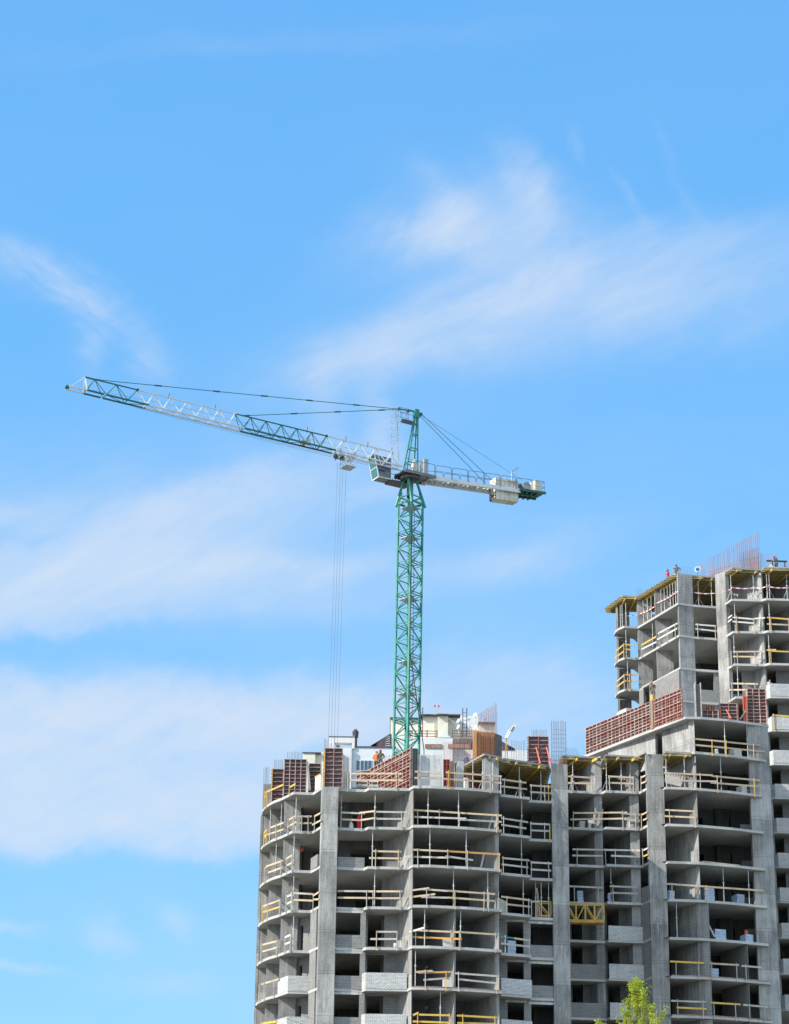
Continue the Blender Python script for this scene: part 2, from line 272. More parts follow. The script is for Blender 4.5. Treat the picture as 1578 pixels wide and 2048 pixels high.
# ------------------------------------------------------------------ mesh helpers
class MB:
    def __init__(s): s.v = []; s.f = []; s.mi = []
    def face(s, idx, mi=0): s.f.append(idx); s.mi.append(mi)
    def hexa(s, b4, t4, mi=0):
        n = len(s.v); s.v += [Vector(p) for p in b4]+[Vector(p) for p in t4]
        for q in ((3, 2, 1, 0), (4, 5, 6, 7), (0, 1, 5, 4), (1, 2, 6, 5), (2, 3, 7, 6), (3, 0, 4, 7)): s.face([n+i for i in q], mi)
        return s
    def box(s, x0, x1, y0, y1, z0, z1, mi=0):
        return s.hexa([(x0, y0, z0), (x1, y0, z0), (x1, y1, z0), (x0, y1, z0)], [(x0, y0, z1), (x1, y0, z1), (x1, y1, z1), (x0, y1, z1)], mi)
    def prism(s, poly, z0, z1, mi=0):
        A = sum(poly[i][0]*poly[(i+1) % len(poly)][1]-poly[(i+1) % len(poly)][0]*poly[i][1] for i in range(len(poly)))
        if A < 0: poly = poly[::-1]
        n = len(s.v); k = len(poly)
        s.v += [Vector((p[0], p[1], z0)) for p in poly]+[Vector((p[0], p[1], z1)) for p in poly]
        s.face([n+i for i in range(k)][::-1], mi); s.face([n+k+i for i in range(k)], mi)
        for i in range(k): j = (i+1) % k; s.face([n+i, n+j, n+k+j, n+k+i], mi)
        return s
    def beam(s, p, q, w, h, up=(0, 0, 1), mi=0):
        """rectangular bar from p to q: w across, h along the up direction"""
        p, q = Vector(p), Vector(q); d = (q-p).normalized(); up = Vector(up)
        if abs(d.dot(up.normalized())) > .98: up = Vector((0, 1, 0)) if abs(d.y) < .9 else Vector((1, 0, 0))
        a = d.cross(up).normalized(); b = a.cross(d).normalized(); a = a*(w/2); b = b*(h/2)
        c = [(-1, -1), (1, -1), (1, 1), (-1, 1)]
        return s.hexa([p+a*i+b*j for i, j in c][::-1], [q+a*i+b*j for i, j in c][::-1], mi)
    def tube(s, p, q, r, n=6, r2=None, mi=0):
        p, q = Vector(p), Vector(q); r2 = r if r2 is None else r2; d = (q-p).normalized()
        up = Vector((0, 0, 1)) if abs(d.z) < .9 else Vector((1, 0, 0)); a = d.cross(up).normalized(); b = d.cross(a)
        k = len(s.v)
        for c, rr in ((p, r), (q, r2)):
            s.v += [c+(a*math.cos(6.28318*i/n)+b*math.sin(6.28318*i/n))*rr for i in range(n)]
        for i in range(n): j = (i+1) % n; s.face([k+i, k+j, k+n+j, k+n+i], mi)
        s.face([k+i for i in range(n)][::-1], mi); s.face([k+n+i for i in range(n)], mi)
        return s
    def path(s, pts, r, n=5, mi=0):
        for a, b in zip(pts, pts[1:]): s.tube(a, b, r, n, mi=mi)
        return s
    def lathe(s, c, axis, prof, n=14, mi=0):
        """profile of (radius, distance along axis)"""
        c = Vector(c); d = Vector(axis).normalized(); up = Vector((0, 0, 1)) if abs(d.z) < .9 else Vector((1, 0, 0)); a = d.cross(up).normalized(); b = d.cross(a)
        k = len(s.v)
        for r, h in prof: s.v += [c+d*h+(a*math.cos(6.28318*i/n)+b*math.sin(6.28318*i/n))*r for i in range(n)]
        for m_ in range(len(prof)-1):
            for i in range(n): j = (i+1) % n; s.face([k+m_*n+i, k+m_*n+j, k+(m_+1)*n+j, k+(m_+1)*n+i], mi)
        s.face([k+i for i in range(n)][::-1], mi); s.face([k+(len(prof)-1)*n+i for i in range(n)], mi)
        return s
    def build(s, name, mat, parent=None, label=None, smooth=False, origin=None):
        me = bpy.data.meshes.new(name)
        off = Vector((0, 0, 0))
        if parent is not None: off = world_loc(parent)
        elif origin is not None: off = Vector(origin)
        me.from_pydata([tuple(v-off) for v in s.v], [], s.f); 
        for mm in (mat if isinstance(mat, (list, tuple)) else [mat]): me.materials.append(M[mm] if isinstance(mm, str) else mm)
        if any(s.mi): me.polygons.foreach_set('material_index', s.mi)
        if smooth: me.polygons.foreach_set('use_smooth', [True]*len(me.polygons))
        bm = bmesh.new(); bm.from_mesh(me); bmesh.ops.recalc_face_normals(bm, faces=bm.faces); bm.to_mesh(me); bm.free()
        o = bpy.data.objects.new(name, me); C.collection.objects.link(o)
        if parent is not None: o.parent = parent
        else: o.location = off
        if label: o['label'] = label
        return o
WL = {}
def world_loc(o):
    l = Vector((0, 0, 0))
    while o is not None: l = l+Vector(o.location); o = o.parent
    return l
def thing(name, label, cat, loc=(0, 0, 0), group=None):
    o = bpy.data.objects.new(name, None); o.empty_display_size = .3; C.collection.objects.link(o); o.location = loc
    assert 4 <= len(label.split()) <= 16, label
    o['label'] = label; o['category'] = cat
    if group: o['group'] = group
    return o
def tag(o, label, cat, group=None):
    assert 4 <= len(label.split()) <= 16, label
    o['label'] = label; o['category'] = cat
    if group: o['group'] = group
    return o
def L(k): return 46.6+3.0*k
def XY(v): return (v[0], v[1])

# ------------------------------------------------------------------ ground
g = MB(); g.v = [Vector(p) for p in ((-6000, -6000, 0), (6000, -6000, 0), (6000, 9000, 0), (-6000, 9000, 0))]; g.face([0, 1, 2, 3])
o = g.build('ground', 'ground'); o['kind'] = 'structure'
# ------------------------------------------------------------------ walls and infill
def thick(p, q, t):
    """plan rectangle of a wall from p to q with thickness t, centred"""
    p, q = Vector(p[:2]), Vector(q[:2]); d = (q-p).normalized(); n = Vector((-d.y, d.x))*(t/2)
    return [tuple(p-n), tuple(q-n), tuple(q+n), tuple(p+n)]
def open_wall(mb, p, q, z0, z1, t, holes=()):
    """wall with rectangular openings (a0, a1, h0, h1): metres along from p, heights"""
    p, q = Vector(p[:2]), Vector(q[:2]); Lw = (q-p).length; d = (q-p)/Lw
    xs = sorted({0, Lw, *[min(max(h[0], 0), Lw) for h in holes], *[min(max(h[1], 0), Lw) for h in holes]})
    for a, b in zip(xs, xs[1:]):
        if b-a < 1e-3: continue
        mid = (a+b)/2; cuts = sorted((max(h[2], z0), min(h[3], z1)) for h in holes if h[0] < mid < h[1])
        z = z0
        for c0, c1 in cuts+[(z1, z1)]:
            if c0-z > 1e-3: mb.prism(thick(p+d*a, p+d*b, t), z, c0)
            z = max(z, c1)
def hole_px(p, q, x0, y0, x1, y1, dz=0.0):
    """opening in a wall p-q from its corners in the photograph"""
    P = Vector((p[0], p[1], 0)); Q = Vector((q[0], q[1], 0)); d = (Q-P).normalized(); n = Vector((-d.y, d.x, 0))
    a = onP(x0, y0, P, n); b = onP(x1, y1, P, n)
    return ((a-P).dot(d), (b-P).dot(d), b.z+dz, a.z+dz)
def lintels(mb, p, q, t, holes, h=.16, side=1):
    p2, q2 = Vector(p[:2]), Vector(q[:2]); d = (q2-p2).normalized()
    for a0, a1, h0, h1 in holes: mb.prism(thick(p2+d*(a0-.18), p2+d*(a1+.18), t+.03), h1+.003, h1+h)

TUBES = 0
def slabs(root, outline, ks, mat='slab'):
    for k in ks:
        MB().prism(outline, L(k)-.2, L(k)).build('floor_slab', mat, root)
def inset(poly, d):
    return poly
ZB = 0.0

# ------------------------------------------------------------------ front block
FA = [(-10.02, 179.5), (-9.82, 178.5), (-9.5, 177.6), (-9.0, 176.5), (-8.26, 175.4), (-7.8, 174.5), (-7.37, 173.65), (-5.89, 173.8), (-5.18, 172.1),
      (-3.9, 172.1), (-3.9, 172.45), (-1.95, 172.7), (-1.65, 172.1), (1.39, 172.15), (1.69, 171.35), (3.0, 171.3), (5.7, 171.75), (8.34, 172.5), (8.28, 173.5),
      (10.6, 174.35), (10.5, 175.15), (12.3, 175.4), (13.55, 175.62)]
OA = [(-10.15, 187.5), (-10.1, 181.0)]+FA+[(13.55, 187.5)]
A = thing('unfinished_apartment_block', 'grey concrete apartment block under construction with a curved left wing, in front', 'building', (2, 180, 0))
slabs(A, OA, range(-15, 1))
def pier(root, poly, z1, name='pier', mat='concrete', z0=ZB): return MB().prism(poly, z0, z1).build(name, mat, root)
pier(A, [(-5.24, 172.4), (-5.15, 172.05), (-3.93, 172.05), (-3.93, 172.62), (-5.2, 172.62)], L(0)-.004)
pier(A, [(12.32, 175.36), (13.58, 175.58), (13.58, 176.4), (12.32, 176.2)], L(1)-.05)
def wall(root, p, q, z0, z1, t=.22, mat='concrete', name='partition_wall'): return MB().prism(thick(p, q, t), z0, z1).build(name, mat, root)
for k in range(-7, 1):                                    # storey between slab k-1 and slab k
    f, c = L(k-1), L(k)-.2
    for p, q, m_ in (((-9.92, 180.2), (-6.0, 180.25), 'concrete'), ((-9.25, 178.36), (-7.9, 178.4), 'concrete'), ((-8.12, 175.5), (-6.85, 175.56), 'concrete'),
                     ((-10.06, 180.3), (-10.08, 187.3), 'concrete')):
        wall(A, p, q, f, c, .2, m_)
    MB().prism([(1.43, 172.3), (1.69, 171.55), (1.75, 171.75), (-.36, 175.95), (-.6, 175.95)], f, c).build('partition_wall', 'concrete', A)
    MB().prism([(7.85, 172.85), (8.12, 172.72), (8.14, 172.95), (6.32, 176.5), (6.05, 176.5)], f, c).build('partition_wall', 'concrete', A)
    # set-back walls of the rooms
    if k >= -1:
        mb = MB(); open_wall(mb, (-3.9, 175.95), (-.5, 175.95), f, c, .2, [(.9, 3.2, f, f+2.1)] if k == -1 else [(1.0, 1.9, f, f+2.1)]); mb.build('inner_wall', 'concrete_shade', A)
    mb = MB(); open_wall(mb, (-7.8, 181.6), (-3.9, 181.7), f, c, .2, [(2.0, 3.0, f, f+2.1)]); mb.build('inner_wall', 'concrete_shade', A)
    mb = MB(); open_wall(mb, (-3.8, 180.4), (13.4, 180.6), f, c, .2, [(1.2, 2.2, f, f+2.1), (6.0, 7.0, f, f+2.1), (8.2, 9.2, f, f+2.1), (13.2, 14.1, f, f+2.1)]); mb.build('inner_wall', 'concrete_shade', A)
    wall(A, (10.95, 178.3), (12.6, 178.3), f, c, .3, 'concrete_shade', 'inner_wall')
    wall(A, (-6.85, 177.8), (-6.8, 181.5), f, c, .2, 'concrete_shade', 'inner_wall')
    mb = MB(); open_wall(mb, (-10.0, 187.3), (13.4, 187.3), f, c, .25, [(4, 5.6, f+.9, c-.3), (10, 11.6, f+.9, c-.3), (17, 18.6, f+.9, c-.3)]); mb.build('rear_wall', 'block_shade', A)
    wall(A, (13.42, 176.5), (13.42, 187.1), f, c, .25, 'block', 'side_wall')
    if k <= -3:
        MB().prism([(4.62, 172.2), (4.8, 171.85), (4.92, 172.0), (3.15, 175.6), (2.95, 175.6)], f, c).build('partition_wall', 'block', A)
        mb = MB(); open_wall(mb, (1.0, 175.75), (4.7, 175.75), f, c, .2, [(1.95, 2.85, f, f+2.15)]); mb.build('inner_wall', 'block_shade', A)
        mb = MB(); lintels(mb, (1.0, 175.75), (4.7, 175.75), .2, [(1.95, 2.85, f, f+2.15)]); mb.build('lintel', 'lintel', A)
        mb = MB(); open_wall(mb, (3.0, 176.3), (7.4, 176.5), f, c, .2, [(1.3, 2.2, f, f+2.0)]); mb.build('inner_wall', 'block_shade', A)
# block infill of the four lower storeys in view
WL1 = ((-3.93, 172.62), (-1.72, 172.75)); WL2 = ((-2.0, 173.9), (1.35, 173.85)); WL3 = ((8.2, 175.05), (12.35, 175.6)); WL4 = ((-5.75, 173.75), (-5.26, 172.6)); WL5 = ((-7.1, 176.0), (-5.6, 173.9))
h_win = hole_px(*WL1, 672.6, 1825.5, 720.6, 1870.8); h_door = hole_px(*WL2, 735.8, 1829.5, 768.0, 1893.5)
h_d2 = hole_px(*WL3, 1013.8, 1843.5, 1046.8, 1908); h_w2 = hole_px(*WL3, 1060.6, 1847.5, 1106.2, 1892)
for k in range(-7, -2):
    f, c = L(k-1), L(k)-.2; dz = 3.0*(k+3)
    for (p, q), hs, mt in ((WL1, [h_win], 'block'), (WL2, [h_door], 'block'), (WL3, [h_d2, h_w2], 'block')):
        hs = [(a, b, max(h0+dz, f), h1+dz) for a, b, h0, h1 in hs]
        mb = MB(); open_wall(mb, p, q, f, c, .2, hs); mb.build('infill_wall', mt, A)
        mb = MB(); lintels(mb, p, q, .2, hs); mb.build('lintel', 'lintel', A)
    MB().prism(thick(*WL4, .2), f, c).build('infill_wall', 'block', A)
    mb = MB(); open_wall(mb, (-6.75, 175.9), (-5.3, 174.3), f, c, .2, [(.15, .62, f, f+2.2)]); mb.build('infill_wall', 'block', A)
    MB().prism([(-3.93, 172.56), (-1.72, 172.66), (-1.72, 172.72), (-3.93, 172.62)], f-.003, f+.05).build('sill', 'rust_sill', A) if k in (-3, -5) else None
# half-height block walls two storeys below the deck
f = L(-2); MB().prism(thick((-3.9, 172.62), (-1.9, 172.82), .2), f, f+.78).build('low_wall', 'block', A)
MB().prism(thick((-5.85, 173.95), (-5.3, 172.5), .2), f, f+.95).build('low_wall', 'block', A)
MB().prism(thick((-.25, 172.95), (.75, 173.0), .2), f, f+.55).build('low_wall', 'block', A)
def parapet(root, pts, z0, h, mat='brick', t=.12, hs=.14):
    """low brick wall along a slab edge"""
    mb = MB()
    n = len(pts)
    off = []
    P = [Vector(p) for p in pts]
    for i in range(n):
        d1 = (P[i]-P[i-1]).normalized() if i else (P[1]-P[0]).normalized(); d2 = (P[i+1]-P[i]).normalized() if i < n-1 else d1
        n1 = Vector((-d1.y, d1.x)); n2 = Vector((-d2.y, d2.x)); m_ = (n1+n2).normalized(); off.append(P[i]+m_*(t/max(.5, m_.dot(n1))))
    for i in range(n-1): mb.prism([tuple(P[i]), tuple(P[i+1]), tuple(off[i+1]), tuple(off[i])], z0-.02, z0+h)
    return mb.build('balcony_parapet', mat, root)
for k in (-5, -6, -7):
    parapet(A, [(-8.2, 175.28), (-7.37, 173.62), (-5.87, 173.77)], L(k), 1.12)
    parapet(A, [(-1.98, 172.74), (-1.65, 172.07), (1.36, 172.12)], L(k), 1.14)
    parapet(A, [(8.3, 173.42), (10.62, 174.3), (10.55, 175.0)], L(k), 1.12)
# low blocks left beside the partition on three balconies
for k in (-5, -4):
    MB().prism(thick((4.0, 172.25), (4.62, 172.35), .3), L(k), L(k)+.72).build('low_wall', 'panelwhite', A)
MB().prism(thick((.9, 172.7), (1.3, 172.7), .3), L(-4), L(-4)+.8).build('low_wall', 'concrete', A) if 0 else None
# brick dust course along one slab edge
MB().prism([(1.72, 171.33), (3.0, 171.28), (5.7, 171.73), (8.3, 172.47), (8.3, 172.6), (5.7, 171.86), (3.0, 171.41), (1.72, 171.46)], L(-5)+.001, L(-5)+.06).build('sill', 'rust_sill', A)
# concrete cast for the next storey on the deck
def deckwall(p, q, h, t=.25, mat='concrete', k=0, name='cast_wall', root=None):
    return MB().prism(thick(p, q, t), L(k), L(k)+h).build(name, mat, root or A)
wd = onZ(527.5, 1600, L(0)); deckwall((-10.02, 180.0), (-9.35, 179.95), 2.2)
a_, b_ = onP(831, 1572, Vector((0, 172.6, 0)), Vector((0, 1, 0))), onP(884, 1572, Vector((0, 172.6, 0)), Vector((0, 1, 0)))
deckwall((a_.x, 172.6), (b_.x, 172.75), 2.72, .25, 'concrete_pale')
a_, b_ = onP(914, 1572, Vector((0, 174.0, 0)), Vector((0, 1, 0))), onP(926.5, 1572, Vector((0, 174, 0)), Vector((0, 1, 0)))
deckwall((a_.x, 174.0), (b_.x, 174.1), 2.62, .3, 'concrete_pale')
deckwall((-3.85, 174.9), (-3.15, 174.9), 1.9, .3)
deckwall((7.05, 173.3), (8.15, 173.5), 2.75, .4, 'concrete')
deckwall((8.0, 175.5), (8.9, 178.5), 2.75, .25, 'concrete_shade')
mb = MB(); open_wall(mb, (6.5, 180.4), (13.2, 180.6), L(0), L(1)-.3, .2, [(1.5, 2.4, L(0), L(0)+2.1)]); mb.build('inner_wall', 'concrete_shade', A)
wall(A, (13.42, 176.35), (13.42, 187.1), L(0), L(1)-.3, .22, 'concrete', 'side_wall')

mb = MB(); open_wall(mb, (5.0, 187.2), (13.4, 187.2), L(0), L(1)-.3, .2, []); mb.build('rear_wall', 'block_shade', A)

# ------------------------------------------------------------------ recessed middle and right-hand block: one building
FR = [(13.75, 183.5), (16.98, 183.93), (17.18, 183.38), (19.95, 183.68), (20.4, 182.45), (21.75, 182.45), (21.6, 182.6), (21.85, 182.05), (24.35, 182.27), (27.2, 183.1), (29.85, 184.2), (29.9, 184.45), (30.62, 184.75)]
OB = FR+[(31.0, 194), (13.75, 194)]
B = thing('unfinished_apartment_block', 'grey concrete apartment block under construction with tall red forms on its deck', 'building', (22, 188, 0))
slabs(B, OB, range(-15, 2))
MB().prism([(24.2, 182.3), (24.35, 182.27), (27.2, 183.1), (29.85, 184.2), (30.62, 184.75), (31, 194), (19.8, 194), (22.9, 185.0)], L(2)-.2, L(2)).build('floor_slab', 'slab', B)
O3 = [(16.4, 195.0), (20.0, 188.85), (22.25, 185.05), (23.7, 182.65), (24.95, 182.7), (27.2, 183.2), (29.85, 184.3), (30.75, 184.75), (31.1, 196)]
MB().prism(O3, L(3)-.2, L(3)).build('floor_slab', 'slab', B)
pier(B, [(20.36, 182.75), (20.42, 182.42), (21.78, 182.42), (21.78, 183.1), (20.4, 183.1)], L(2)-.25)
pier(B, [(28.95, 184.3), (29.8, 184.38), (30.66, 184.70), (30.72, 185.6), (28.95, 185.1)], L(3)-.203)
for k in range(-7, 4):
    f, c = L(k-1), L(k)-.2
    if k <= 2:
        MB().prism([(24.1, 182.9), (24.38, 182.45), (24.45, 182.65), (22.6, 186.2), (22.35, 186.2)], f, c).build('partition_wall', 'concrete', B)
        if k < 2:
            MB().prism([(16.35, 184.3), (16.78, 184.12), (16.98, 184.15), (15.1, 188.1), (14.85, 188.1)], f, c).build('partition_wall', 'concrete', B)
            MB().prism([(19.15, 184.0), (19.9, 183.95), (19.9, 184.3), (18.0, 188.0), (17.8, 188.0), (19.2, 184.5)], f, c).build('partition_wall', 'concrete', B)
        else:
            MB().prism([(16.2, 184.3), (16.98, 184.15), (17.0, 184.35), (15.1, 188.1), (14.85, 188.1)], f, c-.2).build('partition_wall', 'concrete', B)
            MB().prism([(19.3, 184.2), (19.95, 184.1), (19.95, 184.4), (18.0, 188.0), (17.8, 188.0)], f, c-.2).build('partition_wall', 'concrete', B)
        mb = MB(); open_wall(mb, (14.0, 189.4), (22.6, 189.5), f, c-(0 if k < 2 else .3), .2, [(1.5, 2.4, f, f+2.1), (5.4, 6.3, f, f+2.1)]); mb.build('inner_wall', 'concrete_shade', B)
        wall(B, (13.9, 184.5), (13.9, 193.8), f, c-(0 if k < 2 else .3), .2, 'concrete_shade', 'side_wall')
    else:
        # wall standing free above the lower roof of the middle part, with a gap in it
        Pw, Qw = Vector((24.15, 183.6)), Vector((18.3, 192.6)); d = (Qw-Pw).normalized()
        MB().prism(thick(Pw, Pw+d*3.35, .25), f, c).build('side_wall', 'concrete', B)
        MB().prism(thick(Pw+d*4.25, Pw+d*10.5, .25), f, c).build('side_wall', 'concrete', B)
        MB().prism([(24.0, 183.2), (24.42, 182.85), (24.5, 183.4), (24.2, 183.75)], f, c).build('pier', 'concrete', B)
    mb = MB(); open_wall(mb, (23.0, 188.6), (30.9, 188.9), f, c, .2, [(1.6, 2.6, f, f+2.1), (4.0, 4.9, f, f+2.1)]); mb.build('inner_wall', 'concrete_shade', B)
    MB().prism(thick((26.6, 188.2), (27.7, 188.25), .2), f, c).build('inner_wall', 'concrete_shade', B)
    wall(B, (30.85, 186.2), (30.95, 193.8), f, c, .2, 'block', 'side_wall')
    mb = MB(); open_wall(mb, (14, 193.8) if k < 3 else (20.2, 193.8), (30.7, 193.8), f, c, .2, []); mb.build('rear_wall', 'block_shade', B)
    if -5 <= k <= 2: MB().prism(thick((28.55, 187.9), (29.55, 187.95), .12), f, f+(1.45 if k > -2 else 1.9)).build('brick_panel', 'brick_grey' if k < 1 else 'brick', B)
    if k <= -2:
        MB().prism([(24.1, 182.75), (24.95, 182.5), (25.05, 182.75), (24.2, 183.0)], f, c).build('masonry_pier', 'block', B)
    if k <= -3: MB().prism([(27.85, 183.75), (28.02, 183.5), (28.12, 183.65), (26.6, 187.0), (26.4, 187.0)], f, c).build('partition_wall', 'block_shade', B)
# lower storeys of the middle part: balconies in front of block walls
WR1 = ((13.9, 185.35), (16.4, 185.5)); WR2 = ((16.7, 185.2), (19.7, 185.35))
hr2 = hole_px(*WR2, 1212.5, 1816, 1238, 1880); hr1 = hole_px(*WR1, 1142, 1818, 1164, 1880)
for k in range(-7, -1):
    f, c = L(k-1), L(k)-.2; dz = 3.0*(k+2)
    for (p, q), hs in ((WR1, [hr1]), (WR2, [hr2])):
        hs = [(a, b, f, h1+dz) for a, b, h0, h1 in hs]
        mb = MB(); open_wall(mb, p, q, f, c, .2, hs); mb.build('infill_wall', 'block_shade', B)
        mb = MB(); lintels(mb, p, q, .2, hs); mb.build('lintel', 'lintel', B)
    MB().prism(thick((19.95, 183.85), (20.42, 182.75), .2), f, c).build('infill_wall', 'block', B)
    parapet(B, [(17.2, 183.35), (19.93, 183.65), (19.98, 184.2)], L(k-1), 1.1, 'brick')
    if k <= -3: parapet(B, [(13.8, 183.48), (16.98, 183.9)], L(k-1), 1.1, 'brick_grey')
MB().prism(thick((19.98, 183.75), (20.4, 182.7), .2), L(-2), L(-2)+1.15).build('low_wall', 'block', B)
for k in (-4, -5): MB().prism([(21.9, 182.03), (24.35, 182.24), (27.2, 183.07), (29.8, 184.14), (29.8, 184.3), (27.2, 183.2), (24.35, 182.4), (21.9, 182.2)], L(k)+.001, L(k)+.07).build('sill', 'rust_sill', B)
# free-standing wall ends on the top deck
n1 = Vector((0, 1, 0))
# ------------------------------------------------------------------ tower behind
FC = [(20.45, 206.9), (20.5, 206.0), (20.72, 205.15), (21.2, 204.4), (22.47, 204.6), (25.35, 197.75), (26.75, 198.25), (28.85, 198.62), (29.0, 198.5), (29.6, 197.62), (29.95, 196.55), (32.6, 196.6), (32.95, 196.25), (36.2, 196.4), (36.6, 197.4), (40, 197.8)]
OCn = FC+[(40, 211), (24.0, 211), (22.3, 207.6)]
T = thing('unfinished_tower_block', 'tallest grey concrete tower under construction with red rebar on its roof, top right', 'building', (30, 203, 0))
slabs(T, OCn, range(-15, 9))
ztop = L(9)-.28
pier(T, [(25.38, 198.15), (25.42, 197.85), (26.78, 198.3), (26.74, 198.9), (25.4, 198.7)], ztop+.05)
pier(T, [(28.85, 198.55), (29.62, 197.62), (29.96, 197.75), (29.9, 198.4), (29.2, 199.0)], ztop+.25)
for k in range(-3, 10):
    f, c = L(k-1), L(k)-(.2 if k < 9 else .4)
    wall(T, (23.8, 201.85), (25.3, 201.95), f, c, .2); wall(T, (22.45, 204.75), (23.75, 204.85), f, c, .2)
    MB().prism([(32.4, 197.1), (32.72, 196.85), (32.85, 197.0), (30.4, 201.6), (30.15, 201.6)], f, c).build('partition_wall', 'concrete', T)
    MB().prism([(35.9, 197.1), (36.2, 196.9), (36.3, 197.05), (34.0, 201.6), (33.8, 201.6)], f, c).build('partition_wall', 'concrete', T)
    wall(T, (20.75, 206.3), (20.85, 207.6), f, c, .18); wall(T, (20.85, 207.3), (22.0, 207.5), f, c, .18, 'concrete')
    mb = MB(); open_wall(mb, (27.9, 205.6), (40, 206), f, c if k < 9 else L(9)-.22, .2, [(5, 5.9, f, f+2.1), (8.2, 9.1, f, f+2.1)]); mb.build('inner_wall', 'concrete_shade', T)
    wall(T, (25.6, 207.8), (28.2, 205.4), f, c, .2, 'concrete_shade', 'inner_wall')
    wall(T, (39.8, 198.5), (39.8, 210.8), f, c, .2, 'block_shade', 'side_wall')
    mb = MB(); open_wall(mb, (24.2, 210.8), (39.8, 210.8), f, c if k < 9 else L(9)+.3, .2, []); mb.build('rear_wall', 'block_shade', T)
WC0 = ((22.5, 204.45), (25.33, 197.85)); WC1 = ((26.78, 198.55), (28.9, 198.85)); WC2 = ((29.95, 198.2), (32.4, 198.3)); WC3 = ((32.75, 198.1), (35.95, 198.2))
hc0 = hole_px(*WC0, 1288.5, 1376, 1301.5, 1412); hc1 = hole_px(*WC1, 1391.3, 1345, 1428, 1381.5); hc2 = hole_px(*WC2, 1461.5, 1342, 1484.5, 1389); hc3 = hole_px(*WC3, 1531, 1340, 1554, 1400)
for k in range(-3, 7):
    f, c = L(k-1), L(k)-.2; dz = 3.0*(k-6)
    for (p, q), hs, mt in ((WC0, [hc0], 'block'), (WC1, [hc1], 'block'), (WC2, [hc2], 'block'), (WC3, [hc3], 'block')):
        hs = [(a, b, max(h0+dz, f), h1+dz) for a, b, h0, h1 in hs]
        mb = MB(); open_wall(mb, p, q, f, c, .2, hs); mb.build('infill_wall', mt, T)
        mb = MB(); lintels(mb, p, q, .2, hs); mb.build('lintel', 'lintel', T)
    if k <= 6: parapet(T, [(32.65, 197.0), (32.95, 196.22), (36.15, 196.37)], L(k-1), 1.12)
parapet(T, [(20.48, 206.9), (20.52, 206.0), (20.74, 205.13), (21.2, 204.37), (22.4, 204.56)], L(5), 1.15)
parapet(T, [(20.48, 206.9), (20.52, 206.0), (20.74, 205.13), (21.2, 204.37), (22.4, 204.56)], L(4), 1.15)
# ------------------------------------------------------------------ tower crane
CR = thing('tower_crane', 'tall green and white tower crane standing behind the building', 'tower crane', (1.35, 203.3, 0))
AZJ = math.radians(29.5); cu = Vector((-math.cos(AZJ), -math.sin(AZJ), 0)); cv = Vector((math.sin(AZJ), -math.cos(AZJ), 0)); Zv = Vector((0, 0, 1))
CM = Vector((1.42, 203.3, 0))
def cp(s, t, z): return CM+cu*s+cv*t+Zv*z
def from_px(px, py, t=0.0):
    """distance along the jib and height of a picture point lying in the jib's own upright plane"""
    w_ = onP(px, py, CM+cv*t, cv); return (w_-CM).dot(cu), w_.z
# mast: square lattice column turned by 41 degrees
MA = math.radians(41); ms = 1.6
ma = Vector((math.cos(MA), -math.sin(MA), 0)); mc = Vector((math.sin(MA), math.cos(MA), 0))
def mcorner(i, z, s=ms):
    a, b = ((-1, -1), (1, -1), (1, 1), (-1, 1))[i]
    drift = Vector(((z-72)*0.006, 0, 0))
    return CM+ma*(a*s/2)+mc*(b*s/2)+Vector((0, 0, z))+drift
ZT = 81.9
ZF = [ZT-3.0*i for i in range(28)]
for i, zt in enumerate(ZF):
    zb = max(zt-3.0, 0.0)
    if zt-zb < .5: break
    mb = MB()
    for q in range(4):
        mb.beam(mcorner(q, zb), mcorner(q, zt), .17, .17, up=ma)
        a, b = mcorner(q, zb), mcorner((q+1) % 4, zb); c, d = mcorner(q, zt), mcorner((q+1) % 4, zt)
        mb.beam(a+Zv*.12, b+Zv*.12, .07, .07); mb.beam(c-Zv*.12, d-Zv*.12, .07, .07)
        zm = (zb+zt)/2; ma_, mb_ = mcorner(q, zm), mcorner((q+1) % 4, zm)
        mb.beam(ma_, mb_, .075, .075)
        if q % 2: mb.beam(c-Zv*.2, mb_, .085, .085); mb.beam(mb_, a+Zv*.2, .085, .085)
        else: mb.beam(d-Zv*.2, ma_, .085, .085); mb.beam(ma_, b+Zv*.2, .085, .085)
        mb.beam(mcorner(q, zt-.14), mcorner(q, zt), .21, .21, up=ma)
    o = mb.build('mast_section', 'green', CR)
    if i in (0, 1, 3, 5, 6, 8): 
        z = zt-.45; MB().prism([XY(mcorner(0, z, 1.35)), XY(mcorner(1, z, 1.35)), XY(mcorner(2, z, 1.35)), XY(mcorner(3, z, 1.35))], z-.06, z).build('mast_platform', 'steel', CR)
mb = MB()
for t in (-.18, .18): mb.tube(CM+mc*.45+ma*t, CM+mc*.45+ma*t+Zv*81.5, .022, 5)
for i in range(90): z = 55+i*.3; mb.tube(CM+mc*.45-ma*.18+Zv*z, CM+mc*.45+ma*.18+Zv*z, .014, 4)
mb.build('mast_ladder', 'steel_dark', CR)
p0 = onY(845.5, 1000, 203.3); p1 = onY(844.0, 1240, 203.2); p2 = onY(848.0, 1500, 203.0); MB().path([mcorner(1, 81.6)+Vector((.05, -.1, 0)), mcorner(1, 67)+Vector((.1, -.1, 0)), p2, p2-Zv*6], .045, 6).build('power_cable', 'cable', CR)
